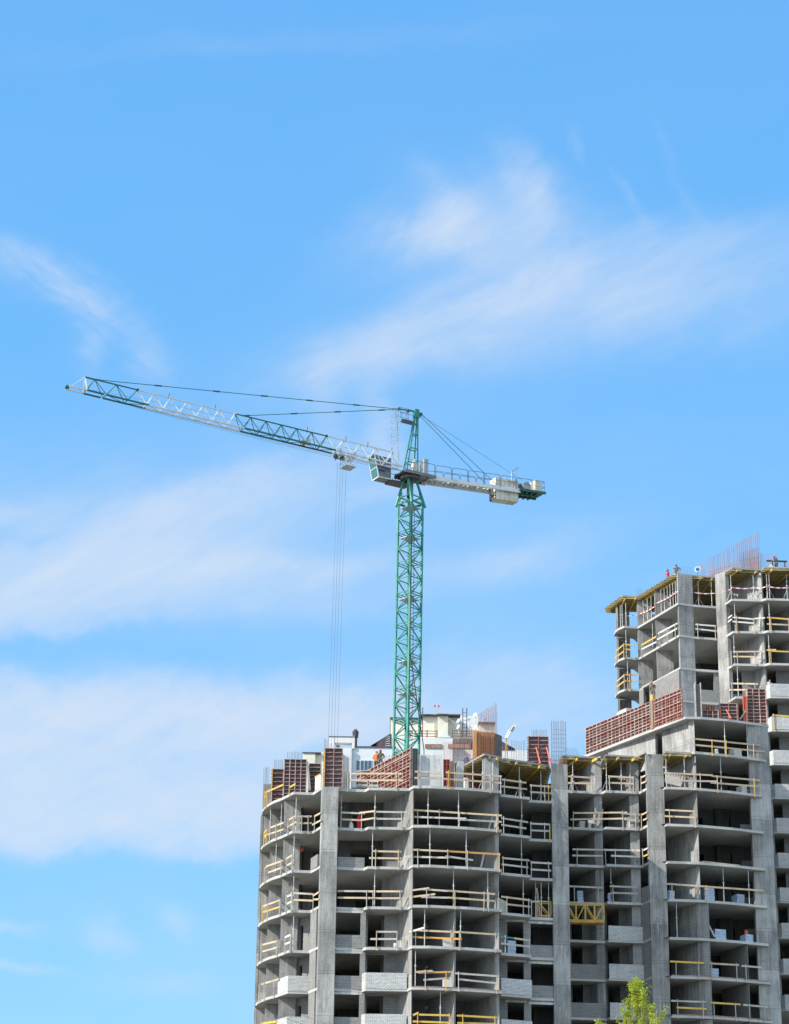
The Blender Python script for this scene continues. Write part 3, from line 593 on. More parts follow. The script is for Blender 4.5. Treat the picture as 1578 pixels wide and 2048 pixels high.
# spread struts up to the slewing ring
mb = MB(); zr = 84.35
for q in range(4):
    lo = mcorner(q, 81.9, 1.95)-Zv*.35; hi = CM+(mcorner(q, 0)-CM).normalized()*.55; hi.z = zr
    lo2 = mcorner(q, 82.2, 1.5)
    mb.beam(lo, hi, .17, .17, up=ma); mb.beam(mcorner(q, 81.9), mcorner(q, 83.0, 1.2), .15, .15, up=ma)
    mb.beam(mcorner(q, 82.5, 1.4), mcorner((q+1) % 4, 82.5, 1.4), .09, .09)
    mb.beam(mcorner(q, 81.9), mcorner((q+1) % 4, 81.9), .1, .14)
mb.build('support_cone', 'green', CR)
MB().prism([(CM.x-.3+.6*a, CM.y-.3+.6*b) for a, b in ((0, 0), (1, 0), (1, 1), (0, 1))], 82.6, 84.3).build('turntable_column', 'green_dark', CR)
MB().lathe(CM+Zv*84.25, (0, 0, 1), [(.86, 0), (.95, .03), (.95, .2), (.80, .22), (.80, .42), (.92, .44), (.92, .55)], 20).build('slewing_ring', 'steel_dark', CR)
# revolving platform
mb = MB(); zp = 84.85
mb.prism([XY(cp(1.15, -1.0, 0)), XY(cp(1.15, 1.05, 0)), XY(cp(-2.2, 1.05, 0)), XY(cp(-2.2, -1.0, 0))], zp-.12, zp)
for t in (-1.0, 1.05): mb.beam(cp(1.15, t, zp-.2), cp(-2.2, t, zp-.2), .1, .22)
mb.build('turntable_platform', 'cab', CR)
# head
az_, zt_ = from_px(833, 821)
ax_ = az_
mb = MB(); feet = []
for s, t in ((.62, -.38), (.62, .38), (-.58, -.38), (-.58, .38)):
    top = (ax_+.12 if s > 0 else ax_-.1, t*.25, zt_-.45); mb.beam(cp(s, t, zp), cp(*top), .10, .10, up=cv); feet.append(((s, t, zp), top))
def lerp3(a, b, f): return cp(*(a[i]+(b[i]-a[i])*f for i in range(3)))
for f in (.18, .42, .66, .84):
    A4 = [lerp3(*ft, f) for ft in feet]
    for i, j in ((0, 1), (2, 3), (0, 2), (1, 3)): mb.beam(A4[i], A4[j], .08, .08)
mb.hexa([cp(ax_+.3, -.16, zt_-.75), cp(ax_+.3, .16, zt_-.75), cp(ax_-.3, .16, zt_-.75), cp(ax_-.3, -.16, zt_-.75)], [cp(ax_+.22, -.18, zt_+.08), cp(ax_+.22, .18, zt_+.08), cp(ax_-.22, .18, zt_+.08), cp(ax_-.22, -.18, zt_+.08)])
mb.build('tower_head', 'green', CR)
MB().lathe(cp(ax_-.4, -.22, zt_-.35), cv, [(.17, 0), (.17, .44)], 14).build('head_pulley', 'green_dark', CR)
mb = MB(); so_ = 1.15; mb.box(0, 0, 0, 0, 0, 0) if 0 else None
z1 = zp+2.6
# caged ladder beside the head
ls, lt = 1.55, .35; lz1 = from_px(806, 826)[1]; lzc = from_px(806, 891)[1]
for d in (-.17, .17): mb.tube(cp(ls, lt+d, zp), cp(ls, lt+d, lz1), .022, 5)
for i in range(int((lz1-zp)/.3)): mb.tube(cp(ls, lt-.17, zp+.15+.3*i), cp(ls, lt+.17, zp+.15+.3*i), .013, 4)
for i in range(6):
    z = lzc+(lz1-lzc)*i/5; pts = [cp(ls+.38+.36*math.cos(a), lt+.36*math.sin(a), z) for a in [math.radians(x) for x in range(-150, 151, 30)]]; mb.path(pts, .014, 4)
for a in (-110, -60, 0, 60, 110): mb.tube(cp(ls+.38+.36*math.cos(math.radians(a)), lt+.36*math.sin(math.radians(a)), lzc), cp(ls+.38+.36*math.cos(math.radians(a)), lt+.36*math.sin(math.radians(a)), lz1), .012, 4)
mb.build('caged_ladder', 'grey_paint', CR)
mb = MB(); zq = from_px(822, 845)[1]
mb.prism([XY(cp(1.0, -.3, 0)), XY(cp(1.0, .4, 0)), XY(cp(.1, .4, 0)), XY(cp(.1, -.3, 0))], zq-.06, zq); mb.beam(cp(1.3, .5, zq-.3), cp(.0, .5, zq-.3), .06, .4)
for z in (.5, 1.05):
    mb.path([cp(1.4, -.4, zq+z), cp(.0, -.4, zq+z)], .018, 4); mb.path([cp(1.4, .5, zq+z), cp(.0, .5, zq+z)], .018, 4)
for s in (1.4, .75, .05):
    for t in (-.4, .5): mb.tube(cp(s, t, zq), cp(s, t, zq+1.05), .018, 4)
mb.build('head_platform', 'steel_dark', CR)
# jib
sN0, zN0 = from_px(178.4, 781.2, .42); sN1, zN1 = from_px(801, 931.7, .42)
def zbot(s): return zN0+(zN1-zN0)*(s-sN0)/(sN1-sN0)
sT0, zT0 = from_px(189.8, 759.0); sT1, zT1 = from_px(784, 904)
def ztop_(s): return zT0+(zT1-zT0)*(s-sT0)/(sT1-sT0)
sec = [(from_px(784, 904)[0], from_px(653, 871.5)[0], 'white'), (from_px(653, 871.5)[0], from_px(470, 827)[0], 'green_dark'), (from_px(470, 827)[0], from_px(275, 779.3)[0], 'white'), (from_px(275, 779.3)[0], from_px(189.8, 759)[0], 'green_dark')]
jw = .42
tipS = from_px(130, 778)[0]; apS = from_px(170.5, 753.5)[0]
for n, (s0, s1, mt) in enumerate(sec):
    np_ = max(2, round((s1-s0)/1.66)); st = (s1-s0)/np_; mb = MB()
    b0 = s0-st/2 if n else s0-.7; 
    mb.beam(cp(s0, 0, ztop_(s0)), cp(s1, 0, ztop_(s1)), .09, .09)
    for t in (-jw, jw):
        mb.beam(cp(b0 if n else 1.1, t, zbot(b0 if n else 1.1)), cp(s1-st/2, t, zbot(s1-st/2)), .11, .13)
    for i in range(np_+1):
        s = s0+st*i; T_ = cp(s, 0, ztop_(s))
        for t in (-jw, jw):
            if i < np_: mb.tube(T_, cp(s+st/2, t, zbot(s+st/2)), .035, 5)
            if i > 0 or n: mb.tube(T_, cp(s-st/2, t, zbot(s-st/2)), .035, 5) if i > 0 else None
            else: mb.tube(T_, cp(1.2, t, zbot(1.2)), .04, 5)
        sm = s-st/2
        if i > 0:
            mb.tube(cp(sm, -jw, zbot(sm)), cp(sm, jw, zbot(sm)), .03, 5)
            mb.tube(cp(sm, -jw if i % 2 else jw, zbot(sm)), cp(sm-st if sm-st > 1.2 else 1.2, jw if i % 2 else -jw, zbot(sm-st)), .028, 5)
    mb.box(0, 0, 0, 0, 0, 0) if 0 else None
    mb.lathe(cp(s0, -.12, ztop_(s0)), cv, [(.11, 0), (.11, .24)], 8)
    mb.build('jib_section', mt, CR)
mb = MB(); s3 = sec[3][1]
mb.beam(cp(s3, 0, ztop_(s3)), cp(apS, 0, ztop_(apS)), .10, .12, mi=1)
for t in (-jw, jw):
    mb.beam(cp(s3-.8, t, zbot(s3-.8)), cp(apS-.1, t, zbot(apS)), .11, .13, mi=1); mb.beam(cp(apS-.1, t, zbot(apS)), cp(tipS-.2, t, zbot(tipS)), .09, .11)
    mb.tube(cp(apS, 0, ztop_(apS)), cp(apS-.15, t, zbot(apS)), .035, 5); mb.tube(cp(apS, 0, ztop_(apS)), cp(tipS-.5, t*.5, zbot(tipS)+.1), .035, 5)
    mb.tube(cp(s3, 0, ztop_(s3)), cp(s3+.85, t, zbot(s3)), .035, 5, mi=1); mb.tube(cp(apS, 0, ztop_(apS)), cp(s3+.85, t, zbot(s3)), .03, 5)
mb.tube(cp(apS, -jw, zbot(apS)), cp(apS+.8, jw, zbot(apS)), .03, 5); mb.tube(cp(tipS-.4, -jw, zbot(tipS)), cp(tipS-.4, jw, zbot(tipS)), .06, 6); mb.lathe(cp(tipS-.2, -.2, zbot(tipS)+.05), cv, [(.16, 0), (.16, .3)], 12, mi=1)
mb.build('jib_tip', ['white', 'green_dark'], CR)
mb = MB()
for px, py in ((614, 858), (691, 877), (735, 888), (783, 899), (430, 815), (337, 795)):
    s, _ = from_px(px, py); z = ztop_(s); mb.tube(cp(s, 0, z-.1), cp(s-.05, 0, z+.45), .045, 6)
mb.build('cable_bracket', 'steel_dark', CR)
mb = MB(); sA, sB = from_px(600, 884)[0], from_px(620, 884)[0]; mb.box(0, 0, 0, 0, 0, 0) if 0 else None
s = (sA+sB)/2; c0 = cp(s, 0, zbot(s)+.22); mb.lathe(c0-cv*.3, cv, [(.2, 0), (.2, .15), (.14, .16), (.14, .45), (.2, .46), (.2, .6)], 14); mb.beam(c0-cu*.5, c0+cu*.45, .3, .25); mb.beam(c0-cu*.55+Zv*.25, c0-cu*.2+Zv*.25, .2, .2)
mb.build('trolley_winch', 'steel', CR)
# pendant bars
mb = MB()
K = from_px(800, 818.5)
for (px, py) in ((188, 758.5), (490, 831)):
    s, z = from_px(px, py); a = cp(s, 0, z-.02); b = cp(K[0], 0, K[1]); mb.tube(a, b, .032, 6)
    for f in ((.0, .19, .375, .53, .68, .84) if px < 300 else (.0, .3, .58, .87)):
        c0 = a.lerp(b, f+.008); mb.beam(c0-(b-a).normalized()*.35, c0+(b-a).normalized()*.35, .05, .13)
mb.beam(cp(K[0]+.25, 0, K[1]), cp(ax_+.1, 0, zt_-.15), .07, .12); mb.lathe(cp(K[0]+.1, -.1, K[1]), cv, [(.16, 0), (.16, .2)], 10); mb.lathe(cp((K[0]+ax_)/2, -.1, K[1]+.02), cv, [(.14, 0), (.14, .2)], 10)
mb.build('jib_pendant', 'green_dark', CR)
# counter jib
e1 = from_px(1089, 985, .75); zc0 = zp-.05; s_end = e1[0]
def zc(s): return zc0+(e1[1]-zc0)*(s+1.0)/(s_end+1.0)
mb = MB(); sg = from_px(1040, 975, .75)[0]
for t in (-.62, .75):
    mb.beam(cp(-1.6, t, zc(-1.6)-.2), cp(sg, t, zc(sg)-.2), .14, .42)
N = 9
for i in range(N):
    a, b = -1.8+(sg+1.8)*i/N, -1.8+(sg+1.8)*(i+1)/N; mb.beam(cp(a, -.6, zc(a)-.3), cp(a, .7, zc(a)-.3), .08, .1); mb.beam(cp(a, -.6 if i % 2 else .7, zc(a)-.3), cp(b, .7 if i % 2 else -.6, zc(b)-.3), .06, .06)
mb.prism([XY(cp(-1.6, -.6, 0)), XY(cp(-1.6, -.15, 0)), XY(cp(sg, -.15, 0)), XY(cp(sg, -.6, 0))], zc(-4)-.05, zc(-4)-.02) if 0 else None
mb.hexa([cp(-1.7, -.55, zc(-1.7)-.06), cp(-1.7, .1, zc(-1.7)-.06), cp(sg, .1, zc(sg)-.06), cp(sg, -.55, zc(sg)-.06)], [cp(-1.7, -.55, zc(-1.7)-.02), cp(-1.7, .1, zc(-1.7)-.02), cp(sg, .1, zc(sg)-.02), cp(sg, -.55, zc(sg)-.02)])
mb.build('counter_jib', 'white', CR)
mb = MB()
for t in (-.8, .95): mb.beam(cp(sg+.15, t, zc(sg)-.14), cp(s_end, t, zc(s_end)-.14), .12, .24)
mb.hexa([cp(sg+.1, -.8, zc(sg)-.12), cp(sg+.1, .95, zc(sg)-.12), cp(s_end, .95, zc(s_end)-.12), cp(s_end, -.8, zc(s_end)-.12)], [cp(sg+.1, -.8, zc(sg)-.06), cp(sg+.1, .95, zc(sg)-.06), cp(s_end, .95, zc(s_end)-.06), cp(s_end, -.8, zc(s_end)-.06)])
for i in range(4): a = sg-.2-i*.55; mb.beam(cp(a, -.85, zc(a)-.3), cp(a, .85, zc(a)-.3), .12, .2)
mb.beam(cp(sg-.1, -.3, zc(sg)-.4), cp(s_end+.7, -.3, zc(s_end)-.4), .12, .2); mb.beam(cp(sg-.1, .4, zc(sg)-.4), cp(s_end+.7, .4, zc(s_end)-.4), .12, .2)
mb.build('machinery_deck', 'green_dark', CR)
# railings of the counter jib: looped frames
mb = MB()
for t in (-.7, .82):
    a = -2.3
    while a > s_end+.4:
        b = max(a-1.72, s_end+.05)
        mb.path([cp(a, t, zc(a)-.1), cp(a, t, zc(a)+.95), cp(a-.12, t, zc(a)+1.08), cp(b+.12, t, zc(b)+1.08), cp(b+.03, t, zc(b)+.95), cp(b+.03, t, zc(b)-.1)], .025, 5)
        mb.tube(cp(a, t, zc(a)+.52), cp(b+.03, t, zc(b)+.52), .018, 4); a -= 1.8
for z in (.5, 1.05): mb.tube(cp(s_end+.03, -.7, zc(s_end)+z), cp(s_end+.03, .82, zc(s_end)+z), .022, 4)
mb.path([cp(-2.1, .95, zp), cp(-2.1, .95, zp+1.1), cp(-1.0, .95, zp+1.1)], .025, 5)
for s in (1.1, .2): mb.tube(cp(s, 1.0, zp), cp(s, 1.0, zp+1.05), .02, 4)
mb.tube(cp(1.1, 1.0, zp+1.05), cp(-1, 1.0, zp+1.05), .02, 4)
mb.build('walkway_railing', 'steel_dark', CR)
# counterweight slabs hanging through the frame
c_a = from_px(985.5, 960, .0)[0]; c_b = from_px(1031, 965, 0)[0]
nb = 5; stp = (c_b-c_a)/nb
for i in range(nb):
    a = c_a+stp*i; b = a+stp*.94; z1 = zc(a)+.92; z0 = zc(a)-1.25; mb = MB()
    for za, zb_, th in ((z0, zc(a)-.42, .52), (zc(a)-.02, z1, .52)):
        mb.hexa([cp(a, -th, za), cp(a, th, za), cp(b, th, za), cp(b, -th, za)], [cp(a, -th, zb_), cp(a, th, zb_), cp(b, th, zb_), cp(b, -th, zb_)])
    mb.hexa([cp(a+.02*stp, -.4, zc(a)-.43), cp(a, .4, zc(a)-.43), cp(b, .4, zc(a)-.43), cp(b, -.4, zc(a)-.43)], [cp(a, -.4, zc(a)), cp(a, .4, zc(a)), cp(b, .4, zc(a)), cp(b, -.4, zc(a))])
    mb.build('counterweight', 'ballast', CR)
mb = MB(); a = c_a+.02
for p, q in (((-.5, -1.2), (.5, -.5)), ((.5, -1.2), (-.5, -.5)), ((-.52, -1.2), (-.52, -.45)), ((.52, -1.2), (.52, -.45)), ((-.5, -1.22), (.5, -1.22)), ((-.5, -.85), (.5, -.85))):
    mb.beam(cp(a, p[0], zc(a)+p[1]), cp(a, q[0], zc(a)+q[1]), .05, .05, up=cu)
mb.build('counterweight_frame', 'steel_dark', CR)
# winch drum, motor and control cabinet
sd = from_px(1052, 970, 0)[0]; mb = MB()
mb.lathe(cp(sd+.15, -.55, zc(sd)+.5), cv, [(.48, 0), (.48, .06), (.3, .07), (.3, .9), (.48, .91), (.48, .97)], 20); mb.build('winch_drum', 'grey_paint', CR)
mb = MB(); mb.lathe(cp(sd+.75, -.45, zc(sd)+.42), cv, [(.26, 0), (.3, .05), (.3, .6), (.24, .66)], 14); mb.beam(cp(sd+.95, -.5, zc(sd)+.15), cp(sd-.2, -.5, zc(sd)+.15), .3, .2); mb.build('winch_motor', 'steel_dark', CR)
sc = from_px(1071, 972, 0)[0]; mb = MB(); a, b = sc+.38, sc-.38; z = zc(sc)
mb.hexa([cp(a, -.75, z-.04), cp(a, .55, z-.04), cp(b, .55, z-.04), cp(b, -.75, z-.04)], [cp(a, -.75, z+1.25), cp(a, .55, z+1.25), cp(b, .55, z+1.25), cp(b, -.75, z+1.25)])
mb.beam(cp(a+.02, -.1, z), cp(a+.02, -.1, z+1.2), .02, .03); mb.build('control_cabinet', 'ballast', CR)
mb = MB(); z = zp; mb.hexa([cp(-.95, .2, z), cp(-.95, .95, z), cp(-1.4, .95, z), cp(-1.4, .2, z)], [cp(-.95, .2, z+1.5), cp(-.95, .95, z+1.5), cp(-1.4, .95, z+1.5), cp(-1.4, .2, z+1.5)]); mb.build('switch_box', 'grey_paint', CR)
mb = MB(); mb.hexa([cp(-.2, -.35, z), cp(-.2, .4, z), cp(-.7, .4, z), cp(-.7, -.35, z)], [cp(-.2, -.35, z+1.1), cp(-.2, .4, z+1.1), cp(-.7, .4, z+1.1), cp(-.7, -.35, z+1.1)]); mb.lathe(cp(-.45, 0, z+1.1), (0, 0, 1), [(.22, 0), (.22, .3), (.1, .5)], 12); mb.build('slewing_motor', 'ballast', CR)
mb = MB(); mb.lathe(cp(.55, .5, z), (0, 0, 1), [(.1, 0), (.1, .12), (.06, .22)], 10); mb.build('warning_lamp', 'amber', CR)
# counter-jib ties
mb = MB(); T0 = cp(ax_-.45, 0, zt_-.35)
for px, py, t in ((995, 958, .75), (984, 961, -.62)):
    s = from_px(px, py, t)[0]; mb.tube(T0+cv*t*.25, cp(s, t, zc(s)), .026, 5)
s, z = from_px(1045, 961, .0); mb.tube(T0, cp(s, 0, z), .016, 4)
mb.build('counter_jib_tie', 'green_dark', CR)
mb = MB(); s, z0 = from_px(1023.5, 962, .75); _, z1 = from_px(1023.5, 943.5, .75); mb.tube(cp(s, .75, z0), cp(s, .75, z1), .07, 8)
q = cp(s, .75, z1); r_ = onP(1036.5, 935.5, q, cv); mb.beam(q, r_, .16, .12); mb.build('work_lamp', 'grey_paint', CR)
# cab, hung behind the jib chords
mb = MB(); ca, cb, tn, tf = from_px(753, 930, -.5)[0], from_px(778, 930, -.5)[0], -.55, -1.75
ca, cb = 3.5, 1.75
zk0 = from_px(775, 957, tn)[1]; zk1 = from_px(775, 915, tn)[1]
B4 = [cp(ca-.45, tf, zk0), cp(ca-.45, tn, zk0), cp(cb, tn, zk0), cp(cb, tf, zk0)]; T4 = [cp(ca+.02, tf, zk1), cp(ca+.02, tn, zk1), cp(cb, tn, zk1), cp(cb, tf, zk1)]
mb.hexa(B4, T4); cab = mb.build('operator_cab', 'cab', CR)
def onface(a, b, c, d, u, v_, off): 
    p = a.lerp(b, u).lerp(d.lerp(c, u), v_); n_ = (b-a).cross(d-a).normalized(); return p+n_*off
def pane(mb, a, b, c, d, u0, v0, u1, v1, off):
    q = [onface(a, b, c, d, u, v_, off) for u, v_ in ((u0, v0), (u1, v0), (u1, v1), (u0, v1))]; q2 = [onface(a, b, c, d, u, v_, off-.02) for u, v_ in ((u0, v0), (u1, v0), (u1, v1), (u0, v1))]
    mb.hexa(q2, q)
fr = (B4[0], B4[1], T4[1], T4[0]); sd_ = (B4[1], B4[2], T4[2], T4[1])
for nm, fc, (u0, v0, u1, v1) in (('cab_window', fr, (.07, .06, .93, .9)), ('cab_window', sd_, (.08, .22, .55, .9)), ('cab_window', sd_, (.62, .35, .9, .85))):
    cn = (fc[1]-fc[0]).cross(fc[3]-fc[0]).normalized(); sgn = 1 if cn.dot((fc[0]+fc[2])/2-(sum(B4+T4, Vector())/8)) > 0 else -1
    mb = MB(); pane(mb, *fc, u0, v0, u1, v1, .015*sgn); w_ = mb.build('window', 'cabglass' if fc is fr else 'glass', cab)
mb = MB(); mb.beam(B4[1]+Zv*0, T4[1], .08, .08, up=cv); mb.beam(B4[0], T4[0], .08, .08, up=cv); mb.beam(B4[0], B4[1], .08, .1); mb.beam(T4[0]+cu*.15, T4[1]+cu*.15, .3, .06); mb.beam(B4[1], B4[2], .07, .09); mb.beam(fr[0].lerp(fr[3], .45), fr[1].lerp(fr[2], .45), .05, .06)
mb.build('cab_frame', 'white', cab)
mb = MB(); mb.hexa([cp(cb, tf, zk0-.12), cp(cb, tn, zk0-.12), cp(-.4, tn+.2, zk0-.12), cp(-.4, tf, zk0-.12)], [cp(cb, tf, zk0), cp(cb, tn, zk0), cp(-.4, tn+.2, zk0), cp(-.4, tf, zk0)])
for t in (tf+.05, tn-.03): mb.tube(cp(.9, t, zk0), cp(.9, t, zp), .04, 5); mb.tube(cp(cb-.1, t, zk0+1.1), cp(.2, t, zk0+1.1), .03, 4)
mb.tube(cp(1.3, -.5, zk0+.0), cp(1.3, -.5, zp), .04, 5)
mb.build('cab_walkway', 'steel_dark', CR)
# trolley with inspection basket, rope sheaves
mb = MB(); s0 = from_px(690, 914, 0)[0]; z = zbot(s0)
for s in (s0-.75, s0+.75):
    for t in (-jw-.12, jw+.12): mb.lathe(cp(s, t-.05, z+.12), cv, [(.14, 0), (.14, .1)], 10); mb.beam(cp(s, t, z+.15), cp(s, t, z-.35), .07, .12)
    mb.beam(cp(s, -jw-.12, z-.32), cp(s, jw+.12, z-.32), .1, .12)
for t in (-jw-.12, jw+.12): mb.beam(cp(s0-.75, t, z-.32), cp(s0+.9, t, z-.32), .09, .12)
mb.build('trolley', 'steel', CR)
mb = MB()
for s in (s0+.3, s0+.95): mb.lathe(cp(s, -.06, z-.42), cv, [(.24, 0), (.2, .04), (.2, .08), (.24, .12)], 16)
mb.beam(cp(s0+1.15, .3, z-.2), cp(s0+1.15, .3, z-.95), .07, .1); mb.build('rope_sheave', 'steel_dark', CR)
mb = MB(); zb0 = from_px(693, 933, .6)[1]; b0, b1, t0, t1 = s0+.45, s0-.62, -.1, 1.05
mb.hexa([cp(b0, t0, zb0-.05), cp(b0, t1, zb0-.05), cp(b1, t1, zb0-.05), cp(b1, t0, zb0-.05)], [cp(b0, t0, zb0), cp(b0, t1, zb0), cp(b1, t1, zb0), cp(b1, t0, zb0)])
for s, t in ((b0, t0), (b0, t1), (b1, t1), (b1, t0), ((b0+b1)/2, t1), ((b0+b1)/2, t0)): mb.tube(cp(s, t, zb0), cp(s, t, zb0+1.15), .03, 5)
for h in (.4, .75, 1.12): mb.path([cp(b0, t0, zb0+h), cp(b0, t1, zb0+h), cp(b1, t1, zb0+h), cp(b1, t0, zb0+h), cp(b0, t0, zb0+h)], .022, 5)
mb.build('inspection_basket', 'grey_paint', CR)
rp = []
for i, (x0, x1) in enumerate(((675.0, 656.5), (681.0, 662.5), (686.0, 668.5), (692.5, 675.0))):
    t = (-.14, .14, -.14, .14)[i]; a = onP(x0, 930, cp(0, t, 0), cv); b = onP(x1, 1480, Vector((0, a.y-.1, 0)), Vector((0, 1, 0))); e = a.lerp(b, 1.4)
    MB().tube(a+Zv*.2, e, .013, 4).build('hoist_rope', 'rope', CR); rp.append(e)
c0 = sum(rp, Vector())/4; mb = MB(); mb.lathe(c0-cv*.15, cv, [(.3, 0), (.3, .3)], 14); mb.box(c0.x-.25, c0.x+.25, c0.y-.12, c0.y+.12, c0.z-.5, c0.z); mb.path([c0-Zv*.5, c0-Zv*.8, c0-Zv*.95+Vector((.12, 0, 0)), c0-Zv*.85+Vector((.22, 0, 0))], .05, 6); mb.build('hook_block', 'yellow', CR)
mb = MB(); 
for t in (-.3, .0): mb.path([cp(1.5, t, zbot(1.5)-.28), cp(s0, t, zbot(s0)-.42), cp(12, t, zbot(12)-.42), cp(sec[3][0], t, zbot(sec[3][0])-.2)], .012, 4)
mb.path([cp(1.2, 0, ztop_(3)-.7), cp(12, 0, zbot(12)+.7), cp(24, 0, zbot(24)+.75), cp(tipS-.3, 0, zbot(tipS)+.2)], .010, 4)
mb.build('trolley_rope', 'rope', CR)
# ------------------------------------------------------------------ guard rails, props and other things on the open floors
def facade_pt(fac, px, k, push=0.06, z=.6):
    """plan point of a facade line seen at picture column px on floor k"""
    P = [prj((p[0], p[1], L(k)+z)) for p in fac]
    best = None
    for i in range(len(fac)-1):
        x0, x1 = P[i][0], P[i+1][0]
        if x1-x0 > .5 and x0-1 <= px <= x1+1:
            a, b = Vector(fac[i]), Vector(fac[i+1]); f = (px-x0)/(x1-x0); q = a.lerp(b, min(max(f, 0), 1)); d = (b-a).normalized(); n = Vector((d.y, -d.x))
            best = q+n*push; 
            if True: return best
    i = 0 if px < P[0][0] else -1
    q = Vector(fac[i]); return Vector((q.x, q.y))+Vector((0, -push))
FLOORS_A = {0: 'open top deck', -1: 'first floor below deck', -2: 'second floor below deck', -3: 'third floor below deck', -4: 'fourth floor below deck', -5: 'fifth floor below deck', -6: 'sixth floor below deck'}
def fl(k, top): 
    return ['topmost floor', 'second floor down', 'third floor down', 'fourth floor down', 'fifth floor down', 'sixth floor down', 'seventh floor down', 'eighth floor down'][top-k]
BAYS = dict(Aw='curved left wing', Ac='left wing beside the curve', An='notch left of wide pier', Am='bay right of wide pier', Ar='bay below the crane mast', As='stepped balcony right of mast bay',
            At='bay left of shaded pier', Rl='recess beside shaded pier', Rr='right half of recess', Rs='slit beside right pier', B='right block', Bl='left bay of right block', Bm='middle bay of right block', Br='narrow bay of right block',
            Cw='left side of tower', Cb='round balcony of tower', Cm='small middle bay of tower', Cr='wide right bay of tower', Ce='last bay of tower', Cs='strip behind right block')
FAC = dict(A=FA, R=FR, B=FR, C=FC); TOPK = dict(A=0, R=1, B=2, C=8)
COLN = dict(wood='pale timber', wood_grey='grey timber', yellow='yellow', orange='orange timber', steel='grey', teal='teal', panelwhite='whitish timber')
used = {}
def rail(bl, k, bay, boards, posts, col='wood', pcol=None):
    """boards: (x0, y0, x1, y1[, material]) in picture pixels, laid on the upright plane of the slab edge"""
    fac = FAC[bl]; b0 = boards[0]; mp = facade_pt(fac, (b0[0]+b0[2])/2, k)
    key = (bl, k, bay, col); used[key] = used.get(key, 0)+1
    nth = '' if used[key] == 1 else ' inner'
    cnt = {1: 'single board', 2: 'two board'}.get(len(boards), 'several board')
    lab = f"{COLN[col]} {cnt}{nth} guard rail, {BAYS[bay]}, {fl(k, TOPK[bl])}"
    t = thing('guard_rail', lab, 'guard rail', (mp.x, mp.y, L(k)), 'guard rails on the open floors')
    ztop = 0; planes = []
    for bd in boards:
        x0, y0, x1, y1 = bd[:4]; mt = bd[4] if len(bd) > 4 else col
        p, q = facade_pt(fac, x0, k), facade_pt(fac, x1, k)
        if (q-p).length < .25:
            dd = Vector((1, 0)); n = Vector((0, 1, 0))
        else: dd = (q-p).normalized(); n = Vector((-dd.y, dd.x, 0))
        P0 = Vector((p.x, p.y, 0)); a, b = onP(x0, y0, P0, n), onP(x1, y1, P0, n)
        j = n*RND.uniform(-.015, .015); MB().beam(a+j, b+j, .032, .135).build('board', mt, t); planes.append((P0, n, min(x0, x1), max(x0, x1), a, b)); ztop = max(ztop, a.z, b.z)
    for pp in posts:
        x, mt = (pp if isinstance(pp, tuple) else (pp, pcol or 'wood_grey'))
        P0, n = None, None
        for pl in planes:
            if pl[2]-3 <= x <= pl[3]+3: P0, n, a, b = pl[0], pl[1], pl[4], pl[5]; break
        else: P0, n, a, b = planes[0][0], planes[0][1], planes[0][4], planes[0][5]
        yb = prj((facade_pt(fac, x, k).x, facade_pt(fac, x, k).y, L(k)))[1]
        o = onP(x, yb-4, P0, n); fr = min(1, max(0, (o-a).dot((b-a))/(b-a).length_squared)); zt = a.lerp(b, fr).z+RND.uniform(.05, .16)
        o = o-n*.05; mb = MB(); ln = RND.uniform(-.03, .03)
        mb.beam((o.x, o.y, L(k)-.28), (o.x+ln, o.y, zt), .055, .06, up=(0, 1, 0)); mb.beam((o.x, o.y-.02, L(k)+.04), (o.x, o.y+.25, L(k)+.04), .05, .06); mb.build('post', mt, t)
    return t
W, Gy, Ye = 'wood', 'wood_grey', 'yellow'
# front block, left wing
rail('A', 0, 'Aw', [(531, 1585, 566.6, 1569.5, 'yellow'), (529.5, 1598, 533, 1588, 'yellow')], [(529.5, Ye), (533.5, Ye)], Ye)
rail('A', 0, 'Ac', [(578.6, 1575.5, 591.3, 1567.7, 'yellow')], [(580, Ye)], Ye)
rail('A', -1, 'Aw', [(538.9, 1656.2, 567.2, 1645.4), (529.9, 1671.2, 567.2, 1658.6)], [540, 553])
rail('A', -1, 'Aw', [(528.2, 1668, 533.2, 1660), (528.2, 1678, 533.2, 1670)], [(528.6, Ye), (533.2, Ye)], Ye)
rail('A', -1, 'Ac', [(576.2, 1640.5, 590.7, 1632.7), (573.8, 1654.4, 593, 1643.6)], [576.8, 587.7])
rail('A', -1, 'An', [(593, 1633, 623.2, 1632.7), (594.9, 1646.6, 623.8, 1646.3), (628.6, 1632.7, 641.2, 1626), (624.4, 1649.6, 641.8, 1640.5)], [602.7, 616, 629.8])
rail('A', -2, 'Aw', [(533.5, 1732.7, 565.4, 1721.2), (537, 1745, 565, 1735), (528.5, 1740, 533.5, 1732.7)], [530, 562])
rail('A', -2, 'Ac', [(572, 1718.2, 586.5, 1709.2), (573.2, 1731.5, 586.5, 1723.6)], [573, 585])
rail('A', -3, 'Aw', [(527, 1812.2, 561.2, 1799.6, W), (527, 1824.3, 560, 1813.7)], [(525.5, Ye), (536, Ye), 560], Ye)
rail('A', -3, 'Ac', [(572, 1794.2, 584.7, 1788.2), (572, 1808.6, 584.7, 1802)], [572.5, 583], 'panelwhite')
rail('A', -3, 'An', [(581.6, 1785.8, 626.2, 1788.2, Gy), (584.7, 1799.6, 625.6, 1801.4), (625.6, 1791.8, 637, 1784.6), (626.8, 1799, 637, 1798.4)], [583, 626])
rail('A', -4, 'Aw', [(525.2, 1889.5, 555.6, 1881.9), (525.2, 1902.8, 555.6, 1894.6)], [523, 554], W)
